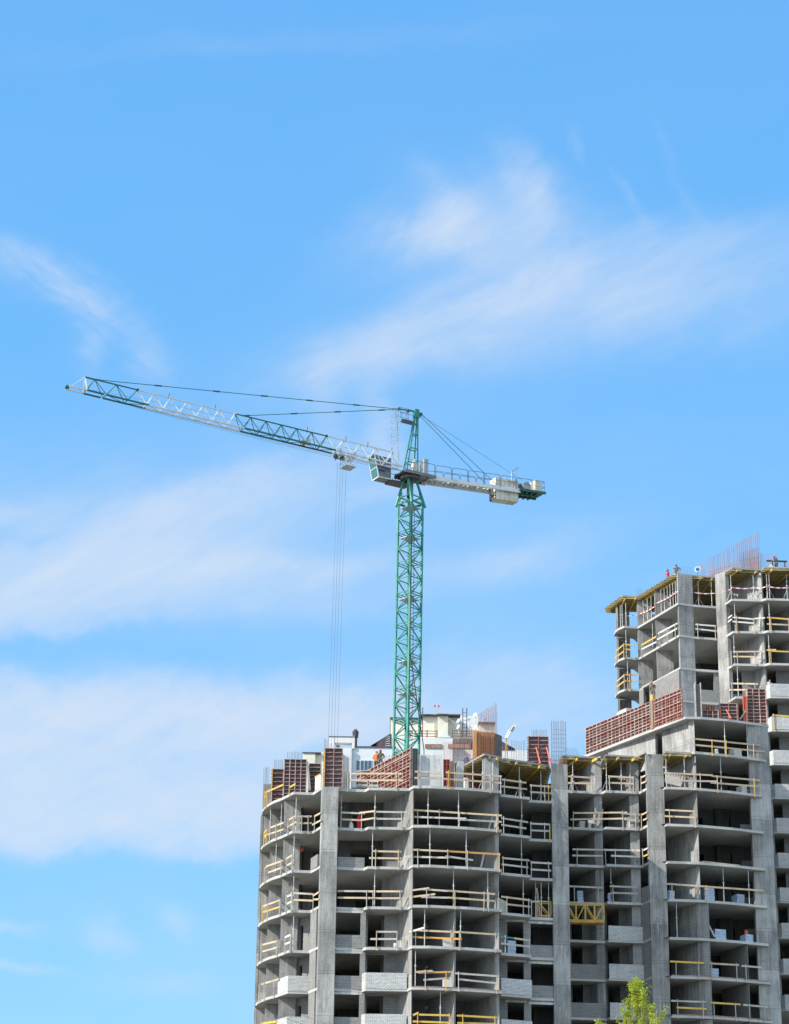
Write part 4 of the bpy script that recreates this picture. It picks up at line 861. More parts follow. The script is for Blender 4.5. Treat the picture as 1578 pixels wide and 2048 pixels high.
rail('A', -4, 'Ac', [(569.3, 1875.5, 582.2, 1869.4), (569.6, 1888.7, 582, 1883.3)], [570, 581], 'panelwhite')
rail('A', -5, 'Aw', [(523.3, 1968.7, 558.8, 1958)], [(519, W), 529, 548], W)
rail('A', -6, 'Aw', [(522, 2047.3, 553, 2043.0)], [(524, Ye)], Ye)
# front block, between the wide pier and the thin wall
rail('A', 0, 'Am', [(689.2, 1547.2, 805, 1547.2), (693.3, 1560.5, 805, 1560.5)], [(695, Gy), (793, W)])
rail('A', -1, 'Am', [(682.8, 1625, 729.7, 1627.3, Gy), (718.3, 1626, 749.4, 1622.2), (751.3, 1623.5, 813.4, 1624.8, Gy), (684, 1638.7, 723.4, 1640.6), (720.8, 1640.2, 753.2, 1635.6), (753.2, 1637.5, 810.8, 1638.1, Gy)], [681.8, 722.7, 748.7, 802.6])
rail('A', -2, 'Am', [(744.3, 1702.1, 802.6, 1703.6), (738, 1716, 802.6, 1717)], [(750.6, W), (796, W)])
rail('A', -3, 'Am', [(674.8, 1782.1, 738, 1782.5, Gy), (725, 1782.8, 804.9, 1782.8), (675, 1795.4, 740, 1796), (728, 1796.5, 803.8, 1796.5)], [733.5, 746.2, 800.5])
rail('A', -4, 'Am', [(752.8, 1863.7, 793.9, 1863.7), (740.6, 1878.1, 793.9, 1878.1)], [(752.8, W), 793.2], Gy)
# front block, bay under the mast
rail('A', 0, 'Ar', [(829.8, 1543.2, 884.3, 1544.4), (828.5, 1555.8, 891.3, 1557.7), (891.3, 1544.6, 1003.5, 1552.9), (891.5, 1557.7, 1003.5, 1566.1)], [836.6, (895.6, Ye), 980, 1001])
rail('A', -1, 'Ar', [(820.5, 1619.6, 1003.5, 1631.2), (820.5, 1633.6, 932.4, 1637.2, Gy), (918, 1639.1, 1003.5, 1643.7, Gy)], [835.6, 878.3, 918.5, (993.4, W)])
rail('A', -2, 'Ar', [(826, 1699.3, 900, 1702.5), (898, 1702.5, 1001, 1708.7, 'orange'), (807.2, 1713, 898.7, 1715.4, Gy), (891.5, 1712.5, 946.4, 1720.3, Gy)], [835.6, 895.1, (934.8, W), (998, Ye)])
rail('A', -3, 'Ar', [(824, 1780.6, 858.3, 1776.1), (841.8, 1778, 897, 1782, Gy), (895, 1781.3, 990, 1788.2), (823.4, 1793.9, 870.3, 1788.2), (842.5, 1793.9, 898, 1795.5, Gy), (895, 1795, 988.8, 1802)], [821.5, 853.6, (909.6, W), (967.3, W), 976.8])
rail('A', -4, 'Ar', [(819, 1859.8, 923, 1864.5), (920, 1864, 997.7, 1869.3), (818.4, 1873.7, 923.6, 1878.2, 'orange'), (819, 1864.2, 848.8, 1855.3, 'panelwhite')], [823.4, 831, (901.4, W), (918.5, W), (990.8, W)])
rail('A', -5, 'Ar', [(831.7, 1944, 865.3, 1941.7), (836.8, 1945.3, 903.3, 1943.8, 'orange'), (846.9, 1959.8, 900.8, 1955.8, Gy)], [850.4, (891.6, 'orange')])
rail('A', -5, 'Ar', [(910.3, 1946.5, 992.6, 1952.2), (916, 1958.3, 992.6, 1966.2)], [916.6, (992.6, W)], Gy)
rail('A', -6, 'Ar', [(826, 2030.5, 837, 2025.2), (838, 2029.3, 900.8, 2030.8), (825.3, 2042.9, 900, 2045.4)], [(834.5, Ye), (898.6, Ye)], Ye)
rail('A', -6, 'Ar', [(914, 2031, 994.6, 2035.3), (914.7, 2045.8, 990, 2048)], [(925.2, Ye), (989.9, Ye)], Ye)
# front block, right steps
rail('A', 0, 'As', [(1003, 1558.9, 1052.2, 1565.7), (1003, 1572.5, 1054.1, 1578.3)], [1008, 1040.8])
rail('A', 0, 'At', [(1060.5, 1570.7, 1101.7, 1573.5), (1060.5, 1584, 1101.7, 1586.4)], [1062, 1089, (1096.6, Ye)])
rail('A', -1, 'As', [(1003, 1636.3, 1056, 1644.5), (1003, 1649.6, 1052.2, 1656.9)], [1006.4, 1039.6], Gy)
rail('A', -1, 'At', [(1060.4, 1647, 1098.5, 1648.9), (1060.5, 1660.7, 1098.5, 1662.2)], [1061, 1088.6, (1099, Ye)], Gy)
rail('A', -2, 'As', [(1004, 1716, 1058.6, 1721), (1003, 1728.7, 1056, 1735)], [1005.6, 1052.9], Gy)
rail('A', -2, 'At', [(1061, 1724.6, 1103, 1727), (1061, 1738.8, 1101.7, 1741.3)], [1062, 1097], Gy)
rail('A', -3, 'As', [(1003.4, 1793.3, 1060, 1800.4), (1014.2, 1808.5, 1060, 1813.6)], [1012.6, 1056.4])
rail('A', -3, 'At', [(1061, 1803.4, 1080, 1802.8)], [1062], Gy)
rail('A', -4, 'As', [(1003, 1873.6, 1028, 1876.5, 'teal'), (1028, 1876.5, 1060, 1881), (1003, 1886.9, 1060, 1893.5, Gy)], [1009.4, 1058])
# recess
rail('R', 1, 'Rl', [(1136, 1552.5, 1187.6, 1555.6), (1136, 1565.7, 1187.6, 1567.6)], [(1142, W), (1187, W)])
rail('R', 1, 'Rr', [(1216.9, 1552.5, 1269.2, 1555.3), (1217.6, 1565.3, 1268.5, 1567.6)], [1219, 1267])
rail('R', 1, 'Rs', [(1281.7, 1555.3, 1291.5, 1551), (1282.4, 1567, 1292, 1563)], [1283])
rail('R', 0, 'Rl', [(1148.6, 1626, 1207, 1625.5), (1141, 1639, 1207, 1637.8)], [(1146.5, W)])
rail('R', 0, 'Rr', [(1207, 1625.5, 1254.5, 1625), (1207, 1637.8, 1253.8, 1636.8), (1241.3, 1626.4, 1279.9, 1629.4, Gy), (1248, 1638.5, 1279.9, 1641.5, Gy)], [1246, 1271])
rail('R', 0, 'Rs', [(1282.4, 1629.9, 1294.3, 1624.3), (1286.6, 1640.3, 1294.3, 1636.8)], [(1284, W)])
rail('R', -1, 'Rl', [(1145.2, 1698.6, 1206, 1699.8), (1144.6, 1711, 1206, 1712)], [1154], Gy)
rail('R', -1, 'Rr', [(1207, 1699.8, 1280, 1701), (1222, 1711.5, 1280, 1713.8)], [1211.7, (1230.8, 'panelwhite'), 1269.8], 'panelwhite')
rail('R', -1, 'Rs', [(1286, 1700.5, 1295, 1696.5), (1286, 1713, 1295.5, 1709, Ye)], [1287], 'panelwhite')
rail('R', -2, 'Rl', [(1137.6, 1772.4, 1206, 1775.6)], [1148.4, 1197.2], Gy)
rail('R', -2, 'Rr', [(1219.4, 1772.4, 1273.9, 1774.6), (1221.3, 1785.5, 1275.8, 1787.3)], [1226.3, 1269.4], Gy)
# right block
rail('B', 2, 'B', [(1385.8, 1477.4, 1452, 1483.5), (1450, 1483.5, 1520.8, 1490.7), (1388.6, 1489.7, 1452, 1495.8), (1450, 1495.8, 1529.3, 1503.5)], [1387.6, (1423.5, Ye), (1451.9, Ye), (1506.6, W)])
rail('B', 1, 'B', [(1328, 1545.8, 1425.4, 1550.7), (1423.5, 1552, 1519.8, 1560.9), (1364, 1561.5, 1434.9, 1562.8, Gy), (1421.6, 1565.3, 1520.8, 1573.2)], [(1400.3, W), (1434.9, W), (1508.5, Ye)])
rail('B', 0, 'B', [(1330, 1620, 1393.3, 1622.9), (1329, 1632.3, 1394.3, 1635.1)], [(1339.5, W), (1390.5, W)])
rail('B', -2, 'B', [(1329, 1767.3, 1415, 1773.3), (1412, 1773.3, 1527.4, 1781.4)], [1344.8, (1414.4, Ye)])
rail('B', -4, 'Bl', [(1339.9, 1922.9, 1407.7, 1926.1)], [1352, 1397.6], Ye)
rail('B', -4, 'Bm', [(1418.5, 1926.7, 1478.2, 1930.2)], [1424, 1473.6])
rail('B', -4, 'Br', [(1483, 1931.6, 1522.9, 1935)], [1492], Gy)
rail('B', -5, 'Bl', [(1342.6, 2001.5, 1411.7, 2004, Gy), (1353.4, 2015, 1413, 2017.8)], [1355.6, 1406.3], Ye)
rail('B', -5, 'Bm', [(1422, 2005.3, 1481.4, 2008.9)], [1428, 1471.4], Ye)
rail('B', -5, 'Br', [(1486.3, 2009.7, 1535, 2014.3)], [1499.3, 1530], Gy)
# tower
rail('C', 7, 'Cm', [(1391, 1248.8, 1432, 1252), (1391, 1257.5, 1434, 1262.4)], [1395.5, (1430.7, W)], 'panelwhite')
rail('C', 7, 'Cr', [(1456, 1236.5, 1464, 1230.5), (1456, 1244, 1464, 1238.5), (1465, 1234.5, 1508, 1238.5), (1465, 1243, 1508, 1246.6), (1508, 1237.3, 1530, 1235.5)], [(1473.6, W), 1508], 'panelwhite')
rail('C', 7, 'Ce', [(1534, 1235, 1578, 1238.5, Ye), (1534, 1248, 1578, 1250, W)], [(1542, Ye), (1577.5, W)], Ye)
rail('C', 6, 'Cr', [(1465.7, 1303.6, 1530, 1303.0), (1465.7, 1313, 1513, 1313.6)], [(1463, W), (1475, W), 1510.7])
rail('C', 6, 'Ce', [(1533, 1300.2, 1552.2, 1299.5), (1540.6, 1302, 1578, 1303.6)], [(1542, Ye)], Ye)
rail('C', 5, 'Cr', [(1461.4, 1366.8, 1515.6, 1367.9), (1458, 1379.8, 1490.4, 1379.5)], [1464, 1511], W)
rail('C', 7, 'Cw', [(1316, 1267, 1354.5, 1246.6), (1314.8, 1279.2, 1354.5, 1256.9), (1282.2, 1290.6, 1312.3, 1273.2, Ye), (1282.2, 1299, 1312.3, 1284)], [1284, 1319.6, 1335, 1351.5], 'panelwhite')
rail('C', 7, 'Cb', [(1232.3, 1301.9, 1248.0, 1288.7), (1249, 1288.7, 1269, 1290.5), (1230, 1315.8, 1247.5, 1302.3), (1249, 1297.5, 1263, 1300)], [(1233, Ye), (1248.4, Ye), 1268], Ye)
rail('C', 6, 'Cb', [(1232.3, 1364.5, 1248, 1350.9, W), (1249.7, 1349.5, 1275, 1350, 'orange'), (1234, 1374, 1248, 1363), (1249.7, 1361.5, 1276, 1363)], [(1234, W), (1249.5, W), (1260, Ye)], Ye)
rail('C', 4, 'Cs', [(1544.5, 1430.2, 1578, 1432.6)], [(1548, Ye)], Ye)
# red and white warning tape round the top open floor of the tower
def tape(bl, k, segs, lab):
    fac = FAC[bl]; mp = facade_pt(fac, segs[0][0], k); t = thing('warning_tape', lab, 'warning tape', (mp.x, mp.y, L(k)), 'warning tapes on the top floor of the tower')
    for x0, y0, x1, y1 in segs:
        p, q = facade_pt(fac, x0+.5, k, -.15), facade_pt(fac, x1-.5, k, -.15)
        dd = (q-p).normalized() if (q-p).length > .2 else Vector((1, 0)); n = Vector((-dd.y, dd.x, 0)); P0 = Vector((p.x, p.y, 0)); a, b = onP(x0, y0, P0, n), onP(x1, y1, P0, n)
        N = max(4, int((b-a).length/.28)); mr = MB()
        for i in range(N): mr.beam(a.lerp(b, i/N)-Zv*.09*math.sin(3.14*i/N), a.lerp(b, (i+1)/N)-Zv*.09*math.sin(3.14*(i+1)/N), .012, .09, mi=i % 2)
        mr.build('tape_run', ['tape_red', 'tape_white'], t)
tape('C', 8, [(1313, 1206.3, 1356.3, 1182.2), (1278, 1228.2, 1311, 1211.7)], 'red and white warning tape along the left side of the tower')
tape('C', 8, [(1251, 1231, 1275, 1229)], 'short red and white warning tape across the round tower balcony')
tape('C', 8, [(1388, 1185, 1434, 1186)], 'red and white warning tape between the two tall tower piers')
tape('C', 8, [(1456, 1179.8, 1464, 1175), (1465, 1175, 1508.4, 1175.6), (1508.4, 1175.6, 1531, 1173.5)], 'red and white warning tape across the wide tower bay')
tape('C', 8, [(1534, 1172.8, 1578, 1175)], 'red and white warning tape at the right edge of the tower')

# adjustable steel props standing between floors
PLACE = {}
def prop(bl, k, px, tripod=False, back=.28, col='steel', short=0.0, lean=0.0, fac=None):
    fac = fac or FAC[bl]; q = facade_pt(fac, px, k, -back); z0 = L(k); z1 = L(k+1)-.2-short
    key = (bl, k)
    PLACE.setdefault(key, []).append((px, q, z0, z1, tripod, col, lean))
def props_done():
    ords = ['first', 'second', 'third', 'fourth', 'fifth', 'sixth', 'seventh', 'eighth', 'ninth', 'tenth', 'eleventh', 'twelfth', 'thirteenth', 'fourteenth', 'fifteenth', 'sixteenth', 'seventeenth', 'eighteenth', 'nineteenth', 'twentieth', 'twenty-first', 'twenty-second', 'twenty-third', 'twenty-fourth']
    nm = dict(A='front block', R='recess', B='right block', C='tower')
    for (bl, k), lst in PLACE.items():
        lst.sort(key=lambda e: e[0])
        for i, (px, q, z0, z1, tri, col, lean) in enumerate(lst):
            cn = {'steel': 'grey steel', 'rust': 'rusty', 'orange': 'orange'}[col]
            t = thing('steel_prop', f"{cn} prop, {ords[i]} from left, {fl(k, TOPK[bl])} of {nm[bl]}" + (', with tripod' if tri else ''), 'steel prop', (q.x, q.y, z0), 'steel props between the floors')
            h = z1-z0; T_ = Vector((q.x+lean, q.y, z1)); B_ = Vector((q.x, q.y, z0)); m_ = B_.lerp(T_, .56)
            mb = MB(); mb.tube(B_, m_, .038, 8); mb.box(q.x-.07, q.x+.07, q.y-.07, q.y+.07, z0, z0+.012); mb.build('outer_tube', col, t)
            mb = MB(); mb.tube(m_-Zv*.05, T_-Zv*.012, .028, 8); mb.box(T_.x-.07, T_.x+.07, T_.y-.07, T_.y+.07, z1-.012, z1-.002); mb.build('inner_tube', 'steel', t)
            mb = MB(); mb.lathe(m_-Zv*.06, (0, 0, 1), [(.055, 0), (.055, .14)], 8); mb.tube(m_-Vector((.1, 0, 0)), m_+Vector((.14, 0, 0)), .012, 4); mb.build('collar', 'steel', t)
            if tri:
                for a in (20, 140, 260):
                    d = Vector((math.cos(math.radians(a)), math.sin(math.radians(a)), 0)); MB().tube(B_+Zv*.95, B_+d*.5, .018, 5).build('leg', 'steel', t)
for k, xs in {-1: (533, 555.8, 591.9, 638.6, 682.8, 749.8, 855.9, 918.5, 1046.5), -2: (545, 587.7, 744.7, 859.5, 934.8, 1046), -3: (587, 749, 908.4, 977.8, 1049.5, 1073, 1084.3, 1099), -4: (586.7, 849, 922.6), -5: (830.4,), -6: (882,)}.items():
    for x in xs: prop('A', k, x)
for x, tri in ((949.8, 0), (969.3, 1), (989.5, 1), (1043.9, 1), (1084.6, 1)): prop('A', 0, x, tri, short=.38, back=.5)
for x, tri in ((1147.9, 1), (1192.5, 0), (1215.2, 1), (1244.8, 0), (1262.9, 1)): prop('R', 1, x, tri, short=.4, back=.4)
prop('R', -2, 1223.8, col='rust')
for x, tri, sh, c in ((1334.4, 1, .38, 'steel'), (1371, 1, .38, 'orange'), (1445.3, 0, 0, 'steel')): prop('B', 1, x, tri, short=sh, col=c)
for x in (1453.2, 1499): prop('B', 2, x)
for x in (1450.6, 1502): prop('B', -2, x)
prop('B', -3, 1355.5)
for x, tri in ((1399.6, 1), (1426, 0), (1463.8, 1), (1509, 1), (1536, 0), (1541, 1), (1576, 1)): prop('C', 8, x, tri, short=.42, back=.35)
for x in (1281.5, 1290, 1297.6, 1305, 1317.5, 1324, 1330, 1335.5, 1341, 1346, 1351): prop('C', 8, x, False, short=.42, back=.3, col='rust' if x in (1305, 1330) else 'steel')
for x in (1236, 1240.5, 1247.8): prop('C', 8, x, False, short=.55, back=.25)
for x in (1301, 1247.8, 1471.6, 1540.8): prop('C', 7, x)
for x in (1251, 1470, 1540): prop('C', 6, x)
prop('C', 5, 1471)
props_done()
# ------------------------------------------------------------------ wall formwork
def form(p, q, z0, z1, lab, side=1, rib=.3, post=.62, mats=('maroon', 'red'), depth=.12, endmat=None, props=(), group=None, walers=True):
    """steel framed form panel along p-q; its ribbed back faces the side given"""
    P, Q = Vector((p[0], p[1], 0)), Vector((q[0], q[1], 0)); d = (Q-P).normalized(); Lw = (Q-P).length; n = Vector((d.y, -d.x, 0))*side
    t = thing('formwork_panel', lab, 'formwork', (P.x, P.y, z0), group or 'steel framed wall forms')
    mb = MB(); mb.hexa([P+Zv*z0, Q+Zv*z0, Q-n*.03+Zv*z0, P-n*.03+Zv*z0], [P+Zv*z1, Q+Zv*z1, Q-n*.03+Zv*z1, P-n*.03+Zv*z1]); mb.build('plywood', mats[0], t)
    mb = MB(); nz = max(2, round((z1-z0)/rib))
    for i in range(nz+1):
        z = z0+.03+(z1-z0-.06)*i/nz; mb.beam(P+n*depth*.4+Zv*z, Q+n*depth*.4+Zv*z, depth*.8, .035)
    mb.build('rib', mats[1], t)
    mb = MB(); nx = max(1, round(Lw/post))
    for i in range(nx+1):
        o = P+d*(Lw*i/nx); mb.beam(o+n*depth*.5+Zv*(z0+.003), o+n*depth*.5+Zv*(z1-.003), .055, depth, up=n)
    mb.build('frame', mats[1], t)
    if walers and Lw > 3:
        mb = MB()
        for f in (.2, .55, .85):
            z = z0+(z1-z0)*f; mb.beam(P+n*(depth+.05)+Zv*z, Q+n*(depth+.05)+Zv*z, .05, .05)
        mb.build('waler', mats[1], t)
    if endmat:
        mb = MB(); o = P; mb.beam(o-d*.04+n*.02+Zv*z0, o-d*.04+n*.02+Zv*z1, .07, .3, up=n); mb.build('edge_clamp', endmat, t)
        mb = MB()
        for i in range(10): z = z0+.15+(z1-z0-.3)*i/9; mb.beam(o-d*.13+n*.1+Zv*z, o+d*.05+n*.1+Zv*z, .05, .06)
        mb.build('clamp', 'steel_dark', t)
    for f in props:
        o = P+d*Lw*f; mb = MB(); mb.tube(o+n*.15+Zv*(z0+(z1-z0)*.62), o+n*.75+d*.28+Zv*z0, .055, 8); mb.build('push_prop', 'redhot', t)
    return t
def rowpx(x, y, yplane): w_ = onY(x, y, yplane); return w_
def ftop(x, ytop, p, q):
    P = Vector((p[0], p[1], 0)); d = (Vector((q[0], q[1], 0))-P).normalized(); return onP(x, ytop, P, Vector((-d.y, d.x, 0))).z
def fac_seg(x0, x1, Y):
    a, b = onY(x0, 1560, Y), onY(x1, 1560, Y); return (a.x, Y), (b.x, Y)
Z0 = L(0)
p, q = fac_seg(545, 566.5, 177.3); form(p, q, Z0, ftop(553, 1538, p, q), 'dark maroon ribbed form panel with orange edge, leftmost on the lower deck', endmat='orange', rib=.33)
p, q = fac_seg(568, 612.5, 175.5); form(p, q, Z0, ftop(590, 1518.5, p, q), 'wide dark maroon ribbed form panel, second from left on the lower deck', rib=.32, post=.45)
p, q = fac_seg(617.5, 641, 176.0); form(p, q, Z0, ftop(629, 1527, p, q), 'dark maroon form panel set back between two nearer forms', rib=.33)
p, q = (-5.0, 172.35), (-3.68, 172.35); form(p, q, Z0+.01, ftop(664, 1496.5, p, q), 'tall dark maroon form standing on the wide pier, orange left edge', endmat='orange', rib=.34, post=.8)
mb = MB(); a = onY(614.5, 1524, 175.3); b = onY(619.5, 1581, 175.0); mb.beam(a, b, .18, .3, up=(0, 1, 0)); tag(mb.build('concrete_strut', 'concrete', None, origin=(b.x, b.y, Z0)), 'grey leaning concrete strip between two maroon forms', 'strut')
t = thing('parapet_panel', 'cream board screen at the deck edge beside the tall form', 'screen', (-5.6, 173.2, Z0)); MB().prism(thick((-5.72, 173.35), (-5.28, 172.4), .05), Z0, Z0+1.05).build('board', 'panelwhite', t); MB().prism(thick((-5.74, 173.4), (-5.28, 172.4), .12), Z0+1.051, Z0+1.12).build('cap', 'yellow', t)
# long diagonal wall form, its lit side to the left
p, q = (1.52, 172.25), (-2.6, 180.45); zt = ftop(819, 1498, p, q); form(q, p, Z0, zt, 'long salmon red ribbed wall form receding diagonally from the deck edge', mats=('maroon', 'red_pale'), rib=.3, post=.6, side=1)
form((1.62, 172.2), (1.95, 172.25), Z0, zt-.05, 'narrow dark end form closing the diagonal red wall form', rib=.9, post=.16, mats=('ply', 'steel_dark'))
p, q = fac_seg(887, 899.5, 173.0); form(p, q, Z0, ftop(893, 1519, p, q), 'narrow dark form with bright red brace right of pale wall', mats=('maroon', 'redhot'), post=.3, rib=.45)
mb = MB(); a = onY(902.5, 1572, 173.4); b = onY(909.5, 1522, 173.4); mb.prism([(a.x-.1, 173.4), (a.x+.2, 173.4), (a.x+.2, 173.8), (a.x-.1, 173.8)], Z0, b.z); tag(mb.build('column_form', 'ply', None, origin=(a.x, 173.5, Z0)), 'dark brown plywood column form right of the narrow red form', 'formwork')
# pallets with openings by the deck edge
for i, (x0, x1, zz) in enumerate(((711.5, 736, 0), (738, 757, 0), (711.5, 735, 1), (738, 756, 1))):
    a, b = onY(x0, 1575, 172.9), onY(x1, 1575, 172.9); z = Z0+.02+zz*.36; n_ = ('lower left', 'lower right', 'upper left', 'upper right')[i]
    t = thing('steel_stillage', f'pale open ended frame of the stack by the diagonal form, {n_}', 'stillage', (a.x, 172.9, z), 'stack of pale frames'); mb = MB()
    for za in (z, z+.28): mb.box(a.x, b.x, 172.9, 173.7, za, za+.05)
    mb.build('deck', 'panelwhite', t); mb = MB()
    for xx in (a.x, b.x-.06, a.x+.18): mb.box(xx, xx+.06, 172.905, 173.695, z+.05, z+.28)
    mb.build('upright', 'steel', t)
t = thing('timber_stack', 'loose pile of pale planks beside the tall form', 'timber', (-3.0, 172.9, Z0)); mb = MB()
for i in range(7): y = 172.75+.12*(i % 4); z = Z0+.04+.05*(i//2); mb.beam((-3.4+.1*i, y, z), (-1.9+.1*i, y+.2, z+.03*i), .12, .04)
mb.build('plank', 'wood_grey', t)
# boards form at the far left
# table forms: ply decks on yellow timber beams
def clipline(poly, o, d):
    """overlap of the line o + t d with a polygon"""
    ts = []
    for i in range(len(poly)):
        a, b = Vector(poly[i]), Vector(poly[(i+1) % len(poly)]); e = b-a; den = d.x*e.y-d.y*e.x
        if abs(den) < 1e-9: continue
        t_ = ((a.x-o.x)*e.y-(a.y-o.y)*e.x)/den; s_ = ((a.x-o.x)*d.y-(a.y-o.y)*d.x)/den
        if 0 <= s_ < 1: ts.append(t_)
    ts.sort(); return list(zip(ts[::2], ts[1::2]))
def table(poly, ztop, lab, bdir, sp=.5, prim=(), ext=.12, edge='ply_edge', exts=None):
    poly = [tuple(p[:2]) for p in poly]; c = sum((Vector(p) for p in poly), Vector((0, 0)))/len(poly)
    t = thing('table_formwork', lab, 'formwork', (c.x, c.y, ztop-.4), 'timber table forms under the newest slabs')
    MB().prism(poly, ztop-.14, ztop).build('deck_sheet', edge, t)
    d = Vector(bdir).normalized(); n = Vector((-d.y, d.x)); pr = [Vector(p).dot(n) for p in poly]; a = min(pr)+.12
    while a < max(pr):
        for t0, t1 in clipline(poly, n*a+d*0, d):
            if t1-t0 < .4: continue
            p, q = n*a+d*(t0-ext), n*a+d*(t1+ext if exts is None else t1+exts); zc_ = ztop-.145-.1; mb = MB()
            P, Q = Vector((p.x, p.y, zc_)), Vector((q.x, q.y, zc_)); mb.beam(P+Zv*.08, Q+Zv*.08, .08, .04); mb.beam(P-Zv*.08, Q-Zv*.08, .08, .04); mb.beam(P, Q, .03, .12); mb.build('timber_beam', 'beam', t)
        a += sp
    for p, q in prim:
        P, Q = Vector((p[0], p[1], ztop-.36)), Vector((q[0], q[1], ztop-.36)); mb = MB(); mb.beam(P, Q, .1, .2); mb.build('main_beam', 'yellow' if RND.random() < .5 else 'beam', t)
    return t
def pz(pts, z): return [XY(onZ(x, y, z)) for x, y in pts]
zA = L(1)-.05
pl = pz([(926.4, 1530), (968.6, 1506.5), (1002.5, 1513.5), (1004.7, 1515), (1060, 1522.5)], zA)
pl2 = pl[:3]+[(11.0, 175.1), (11.1, 181), (3.2, 181)] 
u_ = (Vector(pl[1])-Vector(pl[0])).normalized()
P1 = [pl[0], pl[1], pl[2], (8.2, 187.2), (4.2, 187.2)]
table(P1, zA, 'yellow beamed table form corner right of the pale deck walls', (1, .25), .5, [((4.9, 173.9), (5.2, 181)), (tuple(Vector(pl[1])+Vector((.4, -.25))), (7.3, 181)), ((8.0, 172.9), (8.0, 181))])
P2 = pz([(1006, 1515.5), (1060, 1523.5), (1110, 1531.5)], zA); P2 = [P2[0], P2[1], (12.25, P2[2][1]), (12.25, 187.2), (P2[0][0], 187.2)]
table(P2, zA-.002, 'long yellow beamed table form left of the shaded pier', (.98, .2), .5, [((9.6, 173.9), (8.4, 181)), ((11.4, 175.0), (10.2, 181))])
zR = L(2)-.05
P3 = pz([(1137, 1509.5), (1194, 1513.8), (1206, 1510.3)], zR); P3 = [(13.8, P3[0][1]), P3[0], P3[1], (16.9, P3[1][1]-.3), (16.9, 193.8), (13.8, 193.8)]
table([P3[0], P3[2], P3[3], P3[4], P3[5]], zR, 'yellow beamed table form over the recess beside the shaded pier', (1, .05), .5, [((15.0, 183.6), (13.9, 187)), ((16.6, 183.4), (14.4, 188.5))])
P4 = pz([(1210.6, 1508.3), (1270.6, 1512.3), (1293, 1502)], zR); table([P4[0], P4[1], P4[2], (20.3, 193.8), (17.1, 193.8)], zR-.002, 'yellow beamed table form over the right half of the recess', (1, .04), .5, [((18.3, 183.0), (17.3, 187)), ((19.6, 183.3), (17.9, 188.5))])
P5 = pz([(1330, 1502.5), (1384, 1505.0)], zR); table([(21.82, P5[0][1]+.5), P5[0], P5[1], (24.1, 182.9), (22.6, 185.8), (21.82, 185.8)], zR+.002, 'small bright yellow table form right of the tall sunlit pier', (1, .06), .4, [((22.3, 181.9), (22.2, 185)), ((23.7, 181.9), (22.6, 185))])
zC = L(9)-.05
P6 = pz([(1215.4, 1212.5), (1232, 1200), (1245.5, 1190), (1273, 1192)], zC); table([P6[0], P6[1], P6[2], P6[3], (22.6, 208.5), (20.3, 208.5)], zC, 'yellow beamed table form over the round tower balcony', (1, .02), .45, [(tuple(Vector(P6[2])+Vector((.2, .1))), (21.0, 208)), ((22.3, 204.0), (22.0, 208))], ext=.3)
P7 = pz([(1277, 1191), (1351, 1146), (1384, 1149.5)], zC); table([P7[0], P7[1], P7[2], (27.5, 208), (22.6, 208)], zC-.002, 'long yellow beamed table form along the left side of the tower', (1, .02), .42, [(tuple(Vector(P7[0])+Vector((.55, 0))), tuple(Vector(P7[1])+Vector((.55, .2))))], ext=.35)
P8 = pz([(1384.5, 1149.5), (1433, 1153)], zC); table([P8[0], P8[1], (29.3, 200.0), (29.6, 210.8), (27.55, 210.8)], zC-.001, 'yellow beamed table form between the two tall tower piers', (1, .03), .42, [((27.6, 198.2), (26.9, 204)), ((28.6, 198.6), (27.9, 205))])
P9 = pz([(1450, 1142.5), (1465, 1134), (1521, 1138.5)], zC); table([P9[0], P9[1], P9[2], (32.5, 210.8), (29.0, 210.8)], zC, 'yellow beamed table form over the wide tower bay', (1, .02), .42, [((30.6, 196.2), (29.7, 199)), ((32.3, 196.5), (30.0, 203))])
P10 = pz([(1523.5, 1138.5), (1529, 1133.2), (1578, 1134)], zC); table([P10[0], P10[1], P10[2], (38, P10[2][1]), (38, 210.8), (32.6, 210.8)], zC-.002, 'yellow beamed table form at the right edge of the tower', (1, .02), .42, [((33.6, 196.0), (32.8, 199)), ((35.4, 196.3), (33.9, 202))])

# forms on the top deck of the right-hand block
Z3 = L(3)
p, q = Vector((23.55, 182.95)), Vector((16.75, 194.75)); d = (q-p).normalized(); ztp = ftop(1380, 1371, p, q)
gap = .56
form(XY(q), XY(p+(q-p)*.315), Z3, ztp, 'very long red ribbed wall form, left of the yellow post', mats=('maroon', 'red_pale'), rib=.26, post=.55)
form(XY(p+(q-p)*.27), XY(p), Z3, ztp, 'long red ribbed wall form, right of the yellow post', mats=('maroon', 'red_pale'), rib=.26, post=.55)
o = p+(q-p)*.292; mb = MB(); mb.prism(thick(o-d*.15, o+d*.15, .35), Z3, ztp+.0); tmp = mb.build('timber_post', 'post_brown', None, origin=(o.x, o.y, Z3)); tag(tmp, 'grey brown timber post between the two long red forms', 'post')
t = thing('form_tie_beam', 'yellow beam end standing up under the worker in dark clothes', 'beam', (o.x, o.y, ztp)); MB().prism(thick(o-d*.14, o+d*.14, .3), ztp, ztp+.5).build('beam_end', 'yellow', t)
mb = MB(); a = onY(1391.5, 1433, 182.9); b = onY(1401.5, 1365, 182.9); 
t = thing('end_form', 'grey upright end form with dark slot at the corner of red wall', 'formwork', (a.x, 182.9, Z3))
for xx in (a.x, b.x-.06): MB().prism([(xx, 182.9), (xx+.07, 182.9), (xx+.07, 183.5), (xx, 183.5)], Z3, b.z).build('side_rail', 'steel', t)
MB().box(a.x+.07, b.x-.06, 183.1, 183.16, Z3, b.z-.1).build('plywood', 'ply', t)
